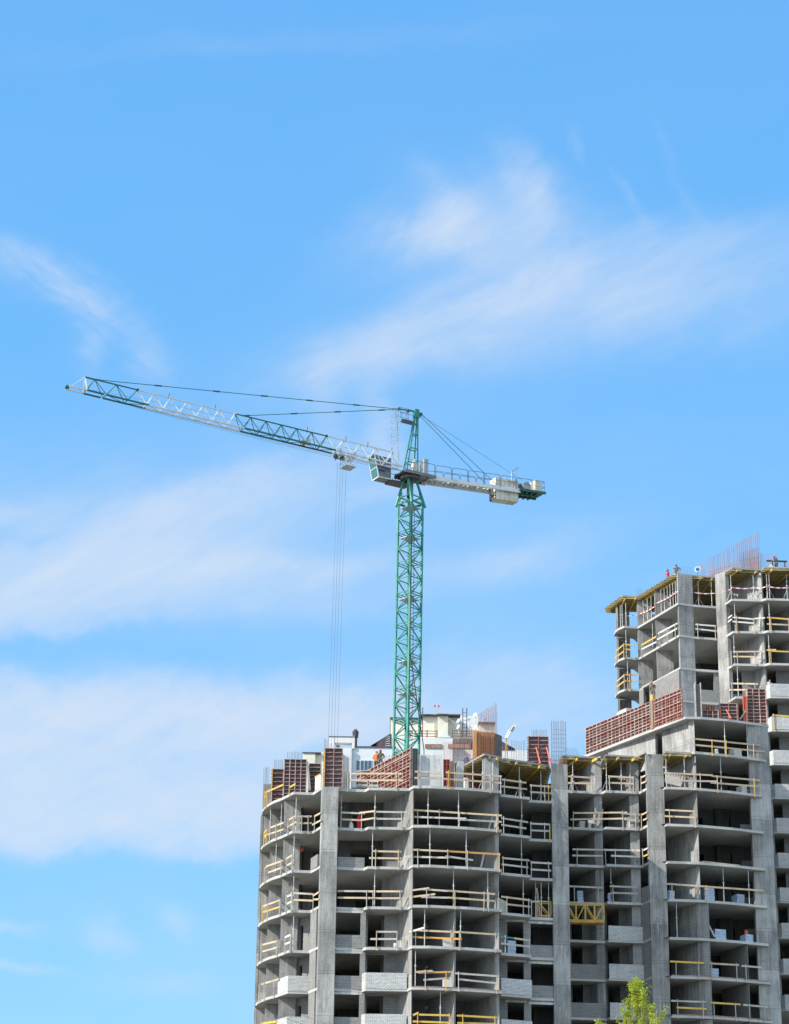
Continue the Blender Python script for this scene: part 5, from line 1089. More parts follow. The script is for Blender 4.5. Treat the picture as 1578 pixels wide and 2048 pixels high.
def fpx(x0, x1, y0, y1, Y, lab, k=3, **kw):
    a, b = onY(x0, y1, Y), onY(x1, y1, Y); c = onY((x0+x1)/2, y0, Y); return form((a.x, Y), (b.x, Y), L(k), c.z, lab, **kw)
fpx(1404, 1436, 1421, 1433, 183.4, 'low dark form with pinkish ribs left of the bright red form', rib=.4, post=.5)
fpx(1441, 1474.5, 1407, 1438, 183.8, 'medium dark form with bright red left edge on the upper deck', rib=.33, post=.7, mats=('maroon', 'red'), endmat='redhot', props=(.35,))
fpx(1495, 1533.5, 1378, 1447, 184.5, 'tall dark ribbed form at the right corner of the upper deck', rib=.3, post=.62, mats=('maroon', 'red_pale'))
a = onY(1487.5, 1445, 184.3); c = onY(1490, 1377, 184.3); form((a.x, 184.2), (a.x+.3, 184.25), Z3, c.z-.7, 'narrow bright red form left of the tall corner form', mats=('redhot', 'redhot'), rib=.22, post=.15)
mb = MB(); mb.beam(onY(1493.5, 1443, 184.2), onY(1493.5, 1378, 184.2), .1, .1, up=(0, 1, 0)); tag(mb.build('timber_post', 'wood', None, origin=(onY(1493, 1443, 184.2).x, 184.2, Z3)), 'pale timber post fixed to the tall corner form', 'post')
mb = MB(); mb.tube(onY(1480, 1439, 184.0), onY(1491, 1422, 184.0), .06, 8); tag(mb.build('raking_prop', 'wood', None, origin=onY(1480, 1439, 184.0)), 'pale raking prop between the two dark corner forms', 'prop')
# form on the table deck beside the shaded pier
a, b = onY(1057, 1521, 176.4), onY(1097, 1521, 176.4); form((a.x, 176.4), (b.x, 176.4), L(1), onY(1077, 1473, 176.4).z, 'dark maroon form with two red push props left of rebar mesh', rib=.36, post=.85, props=(.38, .9), endmat='red')
fb = onY(1525, 1512, 183)
# ------------------------------------------------------------------ rebar
def rebar(p, q, z0, h, n, lab, mt='rebar', rows=(), rise=0.0, r=.013, jit=.12, two=False, cat='rebar', tilt=0.0):
    """row of upright bars from p to q, with optional level bars"""
    P, Q = Vector((p[0], p[1], z0)), Vector((q[0], q[1], z0)); d = (Q-P).normalized(); nrm = Vector((-d.y, d.x, 0)); mb = MB(); rr = random.Random(int(p[0]*97+p[1]*13))
    for i in range(n):
        f = i/max(1, n-1); o = P.lerp(Q, f)+(nrm*(.2 if (two and i % 2) else 0)); hh = h*(1+rise*f)+rr.uniform(-jit, jit)*.6
        mb.tube(o, o+Zv*hh+d*(rr.uniform(-.03, .03)+tilt*hh), r, 4)
    for zz in rows: mb.tube(P+Zv*zz, Q+Zv*(zz*(1+rise)), r*.8, 4)
    return tag(mb.build('rebar', mt, None, origin=P), lab, cat, 'starter bars and rebar mats')
def rbx(x0, x1, yb, yt, Y, n, lab, k=0, z0=None, **kw):
    z0 = L(k) if z0 is None else z0; a, b = onY(x0, yb, Y), onY(x1, yb, Y); t_ = onY((x0+x1)/2, yt, Y); return rebar((a.x, Y), (b.x, Y), z0, t_.z-z0, n, lab, **kw)
rbx(527.5, 537.5, 1555, 1534, 180.2, 6, 'short grey starter bars above the leftmost concrete wall')
rbx(548, 565, 1540, 1520, 178.0, 8, 'grey starter bars behind the leftmost orange edged form')
rbx(575, 604, 1519, 1503.5, 176.2, 10, 'grey starter bars rising above the wide maroon form')
rbx(648, 657, 1497, 1478.5, 173.3, 4, 'few grey starter bars above the tall pier form')
rbx(659, 680, 1497, 1486, 174.3, 6, 'thin grey starter bars behind the tall pier form')
rbx(685, 700, 1518, 1512, 174.9, 7, 'thin grey bars above the small dark deck wall', rows=())
rbx(768, 800, 1530, 1510, 178.3, 12, 'thin bars just behind the diagonal red form')
rbx(888, 905, 1500, 1458+26, 175.5, 8, 'pale loose bars left of the rust red rebar cage', rows=(1.2, 1.8, 2.4, 3.0), mt='rebar_violet')
rbx(905, 947, 1500, 1476, 176.5, 20, 'dense pale rebar mat beside the rust red cage', rows=(1.0, 1.5, 2.0, 2.4, 2.8, 3.2, 3.5, 3.8), mt='rebar_violet', two=True)
rbx(949, 989, 1505, 1462.5, 178.5, 34, 'dense rust red rebar cage behind the yellow table form', rows=[.3*i for i in range(1, 18)], mt='rust', two=True, jit=.02, r=.018)
a = onY(949, 1505, 179.0); b = onY(989, 1505, 179.0); c = onY(970, 1464, 179.0); t = thing('stair_core_form', 'rust brown box form with dark right side behind the rebar cage', 'formwork', (a.x, 179, L(0)))
MB().prism([(a.x, 179.0), (b.x, 178.9), (b.x, 179.05), (a.x, 179.15)], L(0), c.z-.05).build('front_panel', 'rust', t); MB().prism([(b.x, 178.9), (b.x+.62, 179.7), (b.x+.58, 179.8), (b.x, 179.1)], L(0), c.z-.1).build('side_panel', 'ply', t)
mb = MB(); mb.beam((a.x, 178.8, L(1)+1.2), (a.x, 178.8, c.z+.05), .3, .3, up=(0, 1, 0)); mb.build('orange_corner', 'orange', t)
rbx(957, 994, 1463, 1428, 179.6, 24, 'pale violet rebar mat rising above the rust red cage', z0=L(1)+1.6, rise=.28, mt='rebar_violet', rows=(.4, .7, 1.0, 1.3), two=True)
rbx(1023, 1050, 1515, 1482, 176.0, 9, 'loose starter bars left of the maroon table deck form', z0=L(1)-.05)
rbx(1064, 1092, 1473, 1460, 177.2, 13, 'starter bars above the form with two red props', z0=L(1)-.05)
rbx(1103, 1133, 1528, 1442, 177.0, 14, 'tall square rebar mesh on top of the shaded pier', z0=L(1)-.05, rows=[.35*i for i in range(1, 10)], two=True)
rbx(1098, 1134, 1530, 1516, 175.7, 12, 'rusty low rebar fringe at the top of the shaded pier', z0=L(1)-.05, mt='rust', rows=(.15, .3, .45), two=True)
rbx(1142, 1165, 1510, 1497, 185.5, 8, 'short leaning starter bars on the recess deck', z0=L(2)-.05, tilt=-.5)
rebar((17.0, 193.9), (21.2, 186.9), Z3, ftop(1250, 1433, (17.0, 193.9), (21.2, 186.9))-Z3+.25, 26, 'row of starter bars behind the very long red form', mt='rebar')
rebar((21.4, 186.4), (23.5, 182.9), Z3, 3.35, 14, 'starter bars behind the right hand long red form', mt='rebar_violet')
rbx(1404, 1430, 1425, 1410, 184.6, 16, 'rust brown bars behind the low dark form', k=3, mt='rust', two=True)
rbx(1462, 1478, 1425, 1402, 185.4, 10, 'rust brown bars behind the bright red edged form', k=3, mt='rust', two=True)
ZC9 = L(9)-.05
pA, pB = onZ(1417, 1147, ZC9), onZ(1519, 1139, ZC9); pA = Vector((28.6, 200.6, 0)); pB = Vector((32.9, 198.8, 0))
hA = onP(1418, 1116, pA, (pB-pA).cross(Zv).normalized()).z-ZC9; hB = onP(1519, 1063, pA, (pB-pA).cross(Zv).normalized()).z-ZC9
xa, xb = onP(1417, 1144, pA, (pB-pA).cross(Zv).normalized()), onP(1519.5, 1139, pA, (pB-pA).cross(Zv).normalized())
rebar(XY(xa), XY(xb), ZC9, hA, 52, 'long rebar mat climbing to the right on the tower roof', mt='rebar_violet', rise=hB/hA-1, rows=(.35, .7, 1.0), r=.021, two=True)
rbx(1480, 1519, 1135, 1106, 198.0, 22, 'dense rusty rebar under the tall end of the roof mat', z0=ZC9, mt='rust', rows=(.4, .8, 1.2), two=True, rise=.3)
rbx(1521, 1556, 1135, 1106, 199.0, 14, 'violet starter bars beside the worker at the tower edge', z0=ZC9, mt='rebar_violet', rows=(.5,), two=True)
rbx(1562, 1578, 1135, 1125, 199.0, 7, 'short starter bars at the right edge of the tower', z0=ZC9, mt='rebar_violet')
rbx(1403, 1410, 1146, 1128, 200.0, 6, 'small upright bundle of bars right of the roof lamp', z0=ZC9, mt='rebar_violet')
rbx(1362, 1384, 1146, 1133, 199.5, 6, 'few starter bars behind the stooping worker on the tower', z0=ZC9)
rbx(1274, 1283, 1192, 1177, 206.0, 4, 'few short bars above the corner of the round balcony', z0=ZC9)

# ------------------------------------------------------------------ other things on the floors
def pallet(x0, x1, k, bl, h, lab, mt='plastic', back=.7, d=.9):
    a, b = facade_pt(FAC[bl], x0, k, -back), facade_pt(FAC[bl], x1, k, -back); t = thing('brick_pallet', lab, 'pallet', (a.x, a.y, L(k)), 'wrapped pallets of blocks')
    dd = (b-a).normalized(); n = Vector((-dd.y, dd.x)); z = L(k); mb = MB()
    for f in (0, .42, .86): mb.prism([XY(a+dd*(b-a).length*f), XY(a+dd*(b-a).length*(f+.12)), XY(a+dd*(b-a).length*(f+.12)+n*d), XY(a+dd*(b-a).length*f+n*d)], z, z+.1)
    mb.prism([XY(a), XY(b), XY(b+n*d), XY(a+n*d)], z+.1, z+.13); mb.build('pallet', 'wood_grey', t)
    mb = MB(); rows_ = max(2, round(h/.25))
    for i in range(rows_): j = RND.uniform(-.02, .02); mb.prism([XY(a+dd*(.03+j)), XY(b-dd*(.03-j)), XY(b-dd*(.03-j)+n*d), XY(a+dd*(.03+j)+n*d)], z+.135+(h-.13)*i/rows_, z+.135+(h-.13)*(i+.93)/rows_)
    mb.build('wrapped_blocks', mt, t); return t
pallet(1416, 1437, -2, 'B', 1.15, 'pale blue wrapped pallet of blocks behind the yellow rail post')
pallet(1489, 1505, -2, 'B', 1.0, 'dim bluish wrapped pallet of blocks near the corner pier', back=1.2)
pallet(1437, 1460, -3, 'B', .95, 'pale wrapped pallet of blocks, left one on the open corner floor')
pallet(1500, 1516, -3, 'B', .75, 'lower pale wrapped pallet with red item, beside corner pier')
pallet(1423, 1445, -4, 'B', .85, 'greenish pale pallet of blocks in the middle bay')
pallet(1334, 1343, -2, 'B', .8, 'small pale block stack beside the left pier', back=.5, d=.5)
pallet(1158, 1171, -2, 'R', 1.05, 'pale torn wrapped block stack above the yellow cradle')
pallet(1218, 1227, -2, 'R', .8, 'small pale sack stack in the right half of the recess', back=.5, d=.4)
pallet(1162, 1174, 0, 'R', .7, 'brownish rubble bag stack in the recess', mt='ballast')
pallet(1180, 1187, 0, 'R', .55, 'pale sheet stack beside the recess wall', mt='panelwhite', d=.3)
pallet(1262, 1273, 0, 'R', .7, 'white ribbed sheet stack in the right half of recess', mt='panelwhite', d=.3)
pallet(1004, 1020, -3, 'A', 1.0, 'grey block stack with mesh on the stepped balcony', mt='ballast', d=.4)
pallet(1022.5, 1040, -4, 'A', 1.1, 'tall pale blue block stack on the stepped balcony', mt='plastic', d=.5)
pallet(1492, 1504, 1, 'B', .8, 'low white brick pile under the upper open bay', mt='panelwhite')
pallet(1477, 1493, 2, 'B', .85, 'white brick pile on the topmost open bay', mt='panelwhite')
pallet(1438, 1444, 2, 'B', .6, 'small pale carton pile on the topmost open bay', mt='panelwhite', d=.4)
pallet(935, 944, 0, 'A', 1.0, 'pale board stack under the yellow table form', mt='panelwhite', back=.8, d=.3)
pallet(1507, 1520, 7, 'C', .75, 'white sack pile on the wide tower bay, upper floor', mt='panelwhite', d=.5)
pallet(1509, 1524, 6, 'C', .8, 'white sack pile on the wide tower bay, lower floor', mt='panelwhite', d=.5)
t = thing('red_bucket', 'small red bucket on the pale pallet by corner pier', 'bucket', (29.2, 184.9, L(-3)+.78)); q = facade_pt(FR, 1506, -3, -1.0); t.location = (q.x, q.y, L(-3)+.78)
MB().lathe((q.x, q.y, L(-3)+.78), (0, 0, 1), [(.12, 0), (.16, .28), (.165, .29)], 12).build('pail', 'redhot', t)
q = facade_pt(FR, 1392, -2, -.5); t = thing('pale_helmet_bag', 'small pale bag hanging beside the partition, right block', 'bag', (q.x-.3, q.y, L(-2)+.5)); MB().lathe((q.x-.3, q.y, L(-2)+.5), (0, 0, 1), [(.05, 0), (.12, .05), (.13, .25), (.06, .36), (.03, .42)], 10).build('bag_body', 'panelwhite', t)
q = facade_pt(FA, 792, -4, -.35); t = thing('bucket', 'small cream bucket on the balcony ledge under the low rail', 'bucket', (q.x, q.y, L(-4))); MB().lathe((q.x, q.y, L(-4)), (0, 0, 1), [(.14, 0), (.18, .35), (.19, .36)], 12).build('pail', 'panelwhite', t)
q = facade_pt(FA, 704, -1, -.5); t = thing('paper_sack', 'white paper sack standing at the edge beside the red gas bottle', 'sack', (q.x, q.y, L(-1))); MB().lathe((q.x, q.y, L(-1)), (0, 0, 1), [(.15, 0), (.19, .1), (.15, .45), (.05, .6)], 8).build('sack_body', 'panelwhite', t)
q = facade_pt(FA, 720.5, -1, -.6); t = thing('gas_bottle', 'dull red gas bottle trolley behind the guard rail', 'gas bottle', (q.x, q.y, L(-1))); MB().lathe((q.x, q.y, L(-1)), (0, 0, 1), [(.17, 0), (.19, .1), (.19, .95), (.12, 1.1), (.04, 1.15)], 14).build('cylinder', 'redcloth', t); MB().lathe((q.x, q.y, L(-1)+1.15), (0, 0, 1), [(.03, 0), (.05, .03), (.05, .1), (.02, .14)], 8).build('valve', 'steel_dark', t)
a, b = facade_pt(FR, 1400, -1, .02), facade_pt(FR, 1478, -1, .02); t = thing('plank_pile', 'flat pile of planks along the slab edge of the right block', 'timber', (a.x, a.y, L(-1)))
for i in range(4): MB().beam((a.x+.1*i, a.y+.1+.12*(i % 2), L(-1)+.04+.045*(i//2)), (b.x-.3*i, b.y+.1+.12*(i % 2), L(-1)+.04+.045*(i//2)), .12, .04).build('plank', 'wood', t)
# yellow work cradles
def cradle(x0, x1, ytop, ybot, Y, nb_, lab, xmin=None):
    a, b = onY(x0, ybot, Y), onY(x1, ybot, Y); zt_c = onY(x0, ytop, Y).z; za = a.z; hC = zt_c-za
    if xmin is not None: a.x = xmin
    t = thing('work_cradle', lab, 'work cradle', (a.x, Y, za), 'yellow work cradles')
    MB().box(a.x, b.x, Y, Y+.75, za-.14, za).build('deck', 'rustyellow', t)
    xs_ = [a.x+(b.x-a.x)*i/nb_ for i in range(nb_+1)]
    for yy in (Y+.02, Y+.73):
        mb = MB()
        for z in (za+.04, za+hC): mb.beam((a.x, yy, z), (b.x, yy, z), .08, .09)
        for i, x in enumerate(xs_): mb.beam((x, yy, za), (x, yy, za+hC), .07, .08, up=(0, 1, 0))
        for i in range(nb_): s_, e_ = ((za, za+hC) if i % 2 else (za+hC, za)); mb.beam((xs_[i], yy, s_), (xs_[i+1], yy, e_), .06, .07)
        mb.build('side_frame', 'yellow', t)
    mb = MB()
    for x in (a.x, b.x): mb.beam((x, Y, za+hC), (x, Y+.75, za+hC), .06, .07); mb.beam((x, Y, za+hC*.5), (x, Y+.75, za+hC*.5), .05, .05)
    mb.build('end_frame', 'yellow', t)
cradle(1140, 1208.5, 1806, 1841, 182.3, 4, 'long rusty yellow work cradle hanging in front of the recess', xmin=13.9)
cradle(1075, 1102, 1803, 1832, 175.75, 1, 'short yellow cradle frame standing left of the shaded pier')

# planks left leaning in the rooms
def leaning(bl, k, x0, y0, x1, y1, back, lab, mt='wood_grey'):
    q0 = facade_pt(FAC[bl], x0, k, -back); q1 = facade_pt(FAC[bl], x1, k, -back-.15); a = onY(x0, y0, q0.y); b = onY(x1, y1, q1.y); a.z = max(a.z, L(k)+.01)
    tag(MB().beam(a, b, .13, .045, up=(0, 1, 0)).build('leaning_plank', mt, None, origin=a), lab, 'plank')
leaning('A', -1, 977.5, 1657, 986, 1632, .8, 'grey plank leaning beside the curved pier, first floor below deck')
leaning('A', -2, 962, 1734, 968, 1708, .9, 'grey plank leaning beside the curved pier, second floor below deck')
leaning('A', -3, 1080, 1832, 1073.5, 1776, .6, 'long pale plank leaning inside the short yellow cradle', 'wood')
leaning('B', -3, 1430, 1874, 1413, 1842, .6, 'dark plank leaning on the masonry pier left of the pallets')
leaning('B', -2, 1509, 1808, 1515, 1793, .4, 'short pale plank leaning against the corner pier', 'wood')
leaning('R', 0, 1201, 1657, 1205, 1618, .35, 'pale board leaning on the recess wall', 'panelwhite')
leaning('R', -1, 1271, 1730, 1276, 1697, .35, 'pale pointed board leaning on the right recess pier', 'panelwhite')
leaning('C', 7, 1517, 1262, 1521, 1226, .3, 'pale pointed board above the upper white sack pile', 'panelwhite')
leaning('C', 6, 1519, 1325, 1523, 1292, .3, 'pale pointed board above the lower white sack pile', 'panelwhite')
# ------------------------------------------------------------------ finished pale apartment house behind the crane
HB = thing('apartment_house', 'finished white and cream apartment house behind the crane mast', 'building', (5, 236, 0))
def hb(x0, x1, yt, yb, Y, dep, mat, name, root=None, z0=None):
    a = onY(x0, (yt+yb)/2, Y); b = onY(x1, (yt+yb)/2, Y); t_ = onY((x0+x1)/2, yt, Y).z; bo = onY((x0+x1)/2, yb, Y).z if z0 is None else z0
    return MB().box(a.x, b.x, Y, Y+dep, bo, t_).build(name, mat, root or HB)
hb(703, 792, 1494, 1560, 232, 12, 'bluewhite', 'wall', z0=0); hb(792.2, 905, 1476, 1560, 232.2, 12, 'offwhite', 'wall', z0=0)
hb(703, 792, 1492.6, 1494.5, 231.9, .5, 'steel_dark', 'coping'); hb(905.2, 1060, 1500, 1560, 233, 11, 'offwhite', 'wall', z0=0)
hb(605, 630, 1506, 1560, 231, 8, 'cream', 'wall', z0=0); hb(630.2, 684, 1504.5, 1560, 231.3, 9, 'cream', 'wall', z0=0); hb(684.2, 702.8, 1496, 1560, 231.6, 9, 'offwhite', 'wall', z0=0)
hb(605, 642, 1504.2, 1506, 230.9, .4, 'steel_dark', 'coping')
fr_ = MB()
for x0, x1, yt, yb in ((658, 669.2, 1473.5, 1497), (704, 709, 1472, 1497), (669.2, 704, 1473.5, 1485.5)):
    a, b = onY(x0, yt, 231.8), onY(x1, yb, 231.8); fr_.box(a.x, b.x, 231.8, 232.8, b.z, a.z)
fr_.build('roof_frame', 'offwhite', HB); hb(657.5, 709.5, 1472.4, 1473.6, 231.75, 1.1, 'steel_dark', 'coping')
mb = MB(); a = onY(675.5, 1494, 234); mb.lathe(a, (0, 0, 1), [(.18, 0), (.18, .35), (.5, .36), (.42, .5), (.1, .6)], 12); a = onY(710.5, 1494, 234); mb.lathe(a, (0, 0, 1), [(.2, 0), (.2, 1.0), (.3, 1.0), (.35, 1.6), (.1, 1.9)], 10); mb.build('roof_vent', 'roof_dark', HB)
w_ = hb(711.5, 743.5, 1520.2, 1541.8, 231.93, .1, 'white', 'window')
for i in range(4): hb((713, 721.2, 728.8, 736.5)[i], (719, 727, 734.7, 742.3)[i], 1521.4, 1540.4, 231.9, .05, 'glass', 'pane', w_)
hb(711, 744, 1542, 1543, 231.7, .3, 'offwhite', 'sill')
# slatted screens left and right
def slats(pts, n, lab):
    """sloping screen of dark slats between two rakes, corners in picture pixels: left-bottom, right-bottom, right-top, left-top"""
    a, b, c, d = [onY(x, y, 233.0) for x, y in pts]; mb = MB()
    for i in range(n): f = i/(n-1); mb.beam(a.lerp(d, f), b.lerp(c, f), .12, .13)
    for f in (0, .33, .66, 1): mb.beam(a.lerp(b, f)+Vector((0, .1, 0)), d.lerp(c, f)+Vector((0, .1, 0)), .14, .1, up=(0, 1, 0))
    mb.build(lab, 'maroon_wood', HB)
slats([(741, 1493.5), (782, 1493.5), (782, 1468), (742, 1492.5)], 6, 'slatted_screen'); slats([(1003, 1499), (1029, 1499.5), (1029, 1498.5), (1003, 1484)], 5, 'slatted_screen')
# penthouse, cream
hb(781, 846, 1436.5, 1477, 235, 9, 'cream', 'penthouse_wall'); hb(780, 846.5, 1434.8, 1437, 234.7, 10, 'roof_dark', 'roof_edge')
hb(846.2, 875, 1430.5, 1477, 234.6, 9, 'cream', 'penthouse_wall'); hb(875.2, 896, 1429.5, 1477, 234.2, 9, 'cream', 'penthouse_wall'); hb(896.2, 920, 1430.5, 1477, 235.4, 8, 'cream', 'penthouse_wall')
hb(838, 875.3, 1428.2, 1430.8, 234.2, 9.6, 'roof_dark', 'roof_edge'); hb(874.5, 897, 1427.3, 1429.8, 233.8, 9.8, 'roof_dark', 'roof_edge'); hb(896.5, 921, 1428.4, 1430.8, 234.6, 9, 'roof_dark', 'roof_edge')
hb(920.2, 958, 1432, 1477, 237, 7, 'offwhite', 'penthouse_wall'); hb(957, 990, 1446, 1500, 235.5, 7, 'cream', 'penthouse_wall'); hb(956.3, 991, 1443.5, 1446.3, 235.1, 7.6, 'roof_dark', 'roof_edge')
for x0, x1 in ((850, 884), (896, 940)): hb(x0, x1, 1488, 1496, 232.1, .2, 'rust_sill', 'wall_opening')
sk = MB(); a, b, c = onY(876, 1474.5, 233.2), onY(902, 1474.5, 233.2), onY(889, 1466, 233.2); d_, e_, f_ = onY(876.5, 1460.5, 235.5), onY(900.5, 1462, 235.5), onY(888.5, 1457.5, 235.5)
sk.v = [a, b, c, Vector((d_.x, 235.6, a.z)), Vector((e_.x, 235.6, a.z)), Vector((f_.x, 235.6, c.z+.2))]
for q in ([0, 1, 2], [3, 5, 4], [0, 2, 5, 3], [1, 4, 5, 2], [0, 3, 4, 1]): sk.face(q)
sk.build('roof_skylight', 'skylight', HB)
for x0, x1, ps in ((820, 875, (820, 838, 854, 874)), (903, 957, (904, 922, 940, 956))):
    mb = MB()
    for y in (1461.5, 1467, 1472): mb.tube(onY(x0, y, 232.6), onY(x1, y+.8, 232.6), .04, 4)
    for x in ps: mb.tube(onY(x, 1475, 232.6), onY(x, 1460.5, 232.6), .06, 4)
    mb.build('roof_railing', 'rust', HB)
def ladder(x0, x1, yt, yb, Y, lab, cat):
    mb = MB(); a, b, c = onY(x0, yb, Y), onY(x1, yb, Y), onY(x0, yt, Y); b.z = a.z
    mb.tube(a, Vector((a.x, Y, c.z)), .05, 5); mb.tube(b, Vector((b.x, Y, c.z)), .05, 5); n = int((c.z-a.z)/.4)
    for i in range(n): z = a.z+.2+.4*i; mb.tube(Vector((a.x, Y, z)), Vector((b.x, Y, z)), .025, 4)
    return tag(mb.build('roof_ladder', 'steel_dark', None, origin=a), lab, cat, 'ladders on the pale house')
ladder(925.5, 933.5, 1416, 1474, 234.0, 'dark ladder standing on the pale roof left of the dishes', 'ladder'); ladder(840.5, 845, 1415, 1474, 233.9, 'dark ladder on the cream penthouse just right of the mast', 'ladder')
def dish(x, y, r, Y, ax, lab):
    c = onY(x, y, Y); t = thing('satellite_dish', lab, 'satellite dish', tuple(c), 'satellite dishes on the pale house'); rr = r*Y/F*1.05
    MB().lathe(c, ax, [(rr*.1, -.18*rr), (rr*.6, -.06*rr), (rr, .18*rr), (rr*.97, .2*rr), (rr*.58, -.02*rr), (.02, -.12*rr)], 18).build('reflector', 'dish', t, smooth=True)
    d = Vector(ax).normalized(); mb = MB(); mb.tube(c-Zv*rr*.9+d*.15*rr, c+d*rr*.9-Zv*rr*.5, .015, 4); mb.build('feed_arm', 'steel', t)
    MB().tube(c-d*.1*rr, c-d*.3*rr-Zv*(rr+.6), .05, 5).build('mast', 'steel', t)
dish(950.5, 1430, 4.6, 233.6, (-.7, -1, .4), 'white satellite dish standing highest, right of the ladder'); dish(939, 1440.5, 4.6, 233.4, (.3, -1, .3), 'white round satellite dish facing forward beside the ladder')
dish(917, 1442, 5, 233.8, (-.9, -.6, .3), 'upper white satellite dish on the penthouse corner'); dish(917, 1454, 5, 233.8, (-.9, -.6, .3), 'lower white satellite dish on the penthouse corner')
dish(951, 1455, 4.8, 233.2, (-.5, -1, .3), 'white satellite dish lowest, left of the small cream tower'); dish(967.5, 1436, 5, 236, (.95, -.25, .2), 'dark edge-on satellite dish above the small cream tower'); dish(942, 1456, 3.2, 234, (.2, -1, .2), 'smallest white dish low between ladder and cream tower')
mb = MB(); c = onY(873.5, 1422, 236); mb.path([c+Vector((-.18, 0, .45)), c+Vector((-.14, 0, .1)), c, c+Vector((.14, 0, .1)), c+Vector((.18, 0, .45))], .035, 5); mb.tube(c-Zv*.3, c, .04, 5)
t = thing('obstruction_light', 'forked pair of small red lamps on the cream penthouse roof', 'warning light', tuple(c-Zv*.3)); mb.build('bracket', 'steel', t)
for s in (-.2, .2): MB().lathe(c+Vector((s, 0, .42)), (0, 0, 1), [(.06, 0), (.075, .06), (.075, .2), (.03, .25)], 8).build('lamp', 'redcloth', t)
# lamp on a tilted arm left of the tall rebar mesh
Yl = 181.0; a, b, c = onY(1012, 1512, Yl), onY(1012.5, 1477, Yl), onY(1022, 1462, Yl); e = onY(1031, 1449, Yl)
t = thing('site_lamp', 'tilted white site lamp on a lattice stand beside the rust red core', 'site lamp', (a.x, Yl, L(1)-.05)); mb = MB(); mb.tube(Vector((a.x-.2, Yl, L(1)-.05)), b, .04, 5); mb.tube(Vector((a.x+.25, Yl, L(1)-.05)), b, .04, 5); mb.tube(b-Vector((.5, 0, -.1)), b+Vector((.15, 0, 0)), .04, 5); mb.build('stand', 'rustyellow', t)
mb = MB(); mb.tube(b+Vector((.05, 0, 0)), c, .04, 5); mb.tube(b+Vector((-.1, 0, 0)), c+Vector((-.12, 0, .1)), .04, 5); mb.build('arm', 'steel', t); mb = MB(); mb.beam(c, e, .3, .24, up=(0, 1, 0)); mb.build('lamp_head', 'white', t); mb = MB(); mb.beam(c+Vector((.02, -.16, -.02)), e.lerp(c, .4)+Vector((0, -.16, 0)), .05, .12, up=(0, 1, 0)); mb.build('lens', 'glass', t)
c = onY(1395.5, 1139, 199.5); t = thing('round_spotlight', 'round pale spotlight standing on the tower roof edge', 'spotlight', (c.x, 199.5, L(9)-.05)); MB().lathe(c, (-.4, -1, .1), [(.1, -.25), (.24, -.1), (.27, .05), (.24, .06)], 16).build('lamp_head', 'white', t, smooth=False); MB().lathe(c, (-.4, -1, .1), [(.2, .061), (.2, .08)], 14).build('lens', 'glass', t); MB().tube(c+Vector((0, .1, -.1)), (c.x, 199.6, L(9)-.05), .03, 5).build('stand', 'steel_dark', t)
c = onY(603.5, 1699, 176.2); t = thing('hanging_lantern', 'small red round lantern hanging in the left wing room', 'lantern', tuple(c)); MB().lathe(c-Zv*.16, (0, 0, 1), [(.04, 0), (.14, .06), (.17, .17), (.14, .28), (.04, .34)], 12).build('globe', 'redhot', t); MB().tube(c+Zv*.15, (c.x, c.y, L(-1)-.2), .01, 4).build('cord', 'cable', t)
# dark trestle on the tower roof
a, b = onY(1533, 1121.5, 198.6), onY(1574, 1123, 198.6); t = thing('trestle', 'dark plank trestle at hip height beside the helmeted tower worker', 'trestle', (a.x, 198.6, ZC9)); mb = MB(); mb.beam(a, b, .3, .07); mb.build('plank', 'steel_dark', t); mb = MB()
for f in (.28, .88): o = a.lerp(b, f); mb.tube(o, (o.x-.1, 198.6, ZC9), .03, 5); mb.tube(o, (o.x+.25, 198.8, ZC9), .03, 5)
mb.build('leg', 'steel_dark', t)
c1 = onY(1536, 1132, 197.2); c2 = onY(1546, 1132, 197.2); mb = MB(); z = ZC9+.002; mb.v = [Vector((c1.x-.3, 197.0, z)), Vector((c2.x+.3, 197.0, z)), Vector((c2.x+.3, 198.4, z)), Vector((c1.x-.3, 198.4, z)), Vector(((c1.x+c2.x)/2+.1, 197.6, z+.75))]
for q in ([0, 1, 4], [1, 2, 4], [2, 3, 4], [3, 0, 4], [0, 3, 2, 1]): mb.face(q)
tag(mb.build('sand_heap', 'wood', None, origin=mb.v[0]), 'small ochre heap beside the helmeted worker on the tower', 'heap')

# ------------------------------------------------------------------ people
BASE = dict(pel=(0, 0, .95), wai=(0, 0, 1.12), che=(0, 0, 1.33), nec=(0, .01, 1.50), hea=(0, .035, 1.60), top=(0, .03, 1.71),
            shl=(-.19, 0, 1.42), ell=(-.25, -.03, 1.14), wrl=(-.24, .08, .90), hal=(-.23, .12, .82), shr=(.19, 0, 1.42), elr=(.25, -.03, 1.14), wrr=(.24, .08, .90), har=(.23, .12, .82),
            hil=(-.10, 0, .92), knl=(-.12, .03, .50), anl=(-.12, -.02, .09), tol=(-.14, .15, .04), hir=(.10, 0, .92), knr=(.12, .03, .50), anr=(.12, -.02, .09), tor=(.14, .15, .04))
RAD = dict(pel=(.15, .11), wai=(.14, .10), che=(.17, .115), nec=(.058, .06), hea=(.082, .095), top=(.062, .07), shl=(.075, .075), ell=(.052, .052), wrl=(.034, .03), hal=(.042, .022), shr=(.075, .075), elr=(.052, .052), wrr=(.034, .03), har=(.042, .022),
           hil=(.095, .095), knl=(.068, .07), anl=(.048, .055), tol=(.045, .03), hir=(.095, .095), knr=(.068, .07), anr=(.048, .055), tor=(.045, .03))
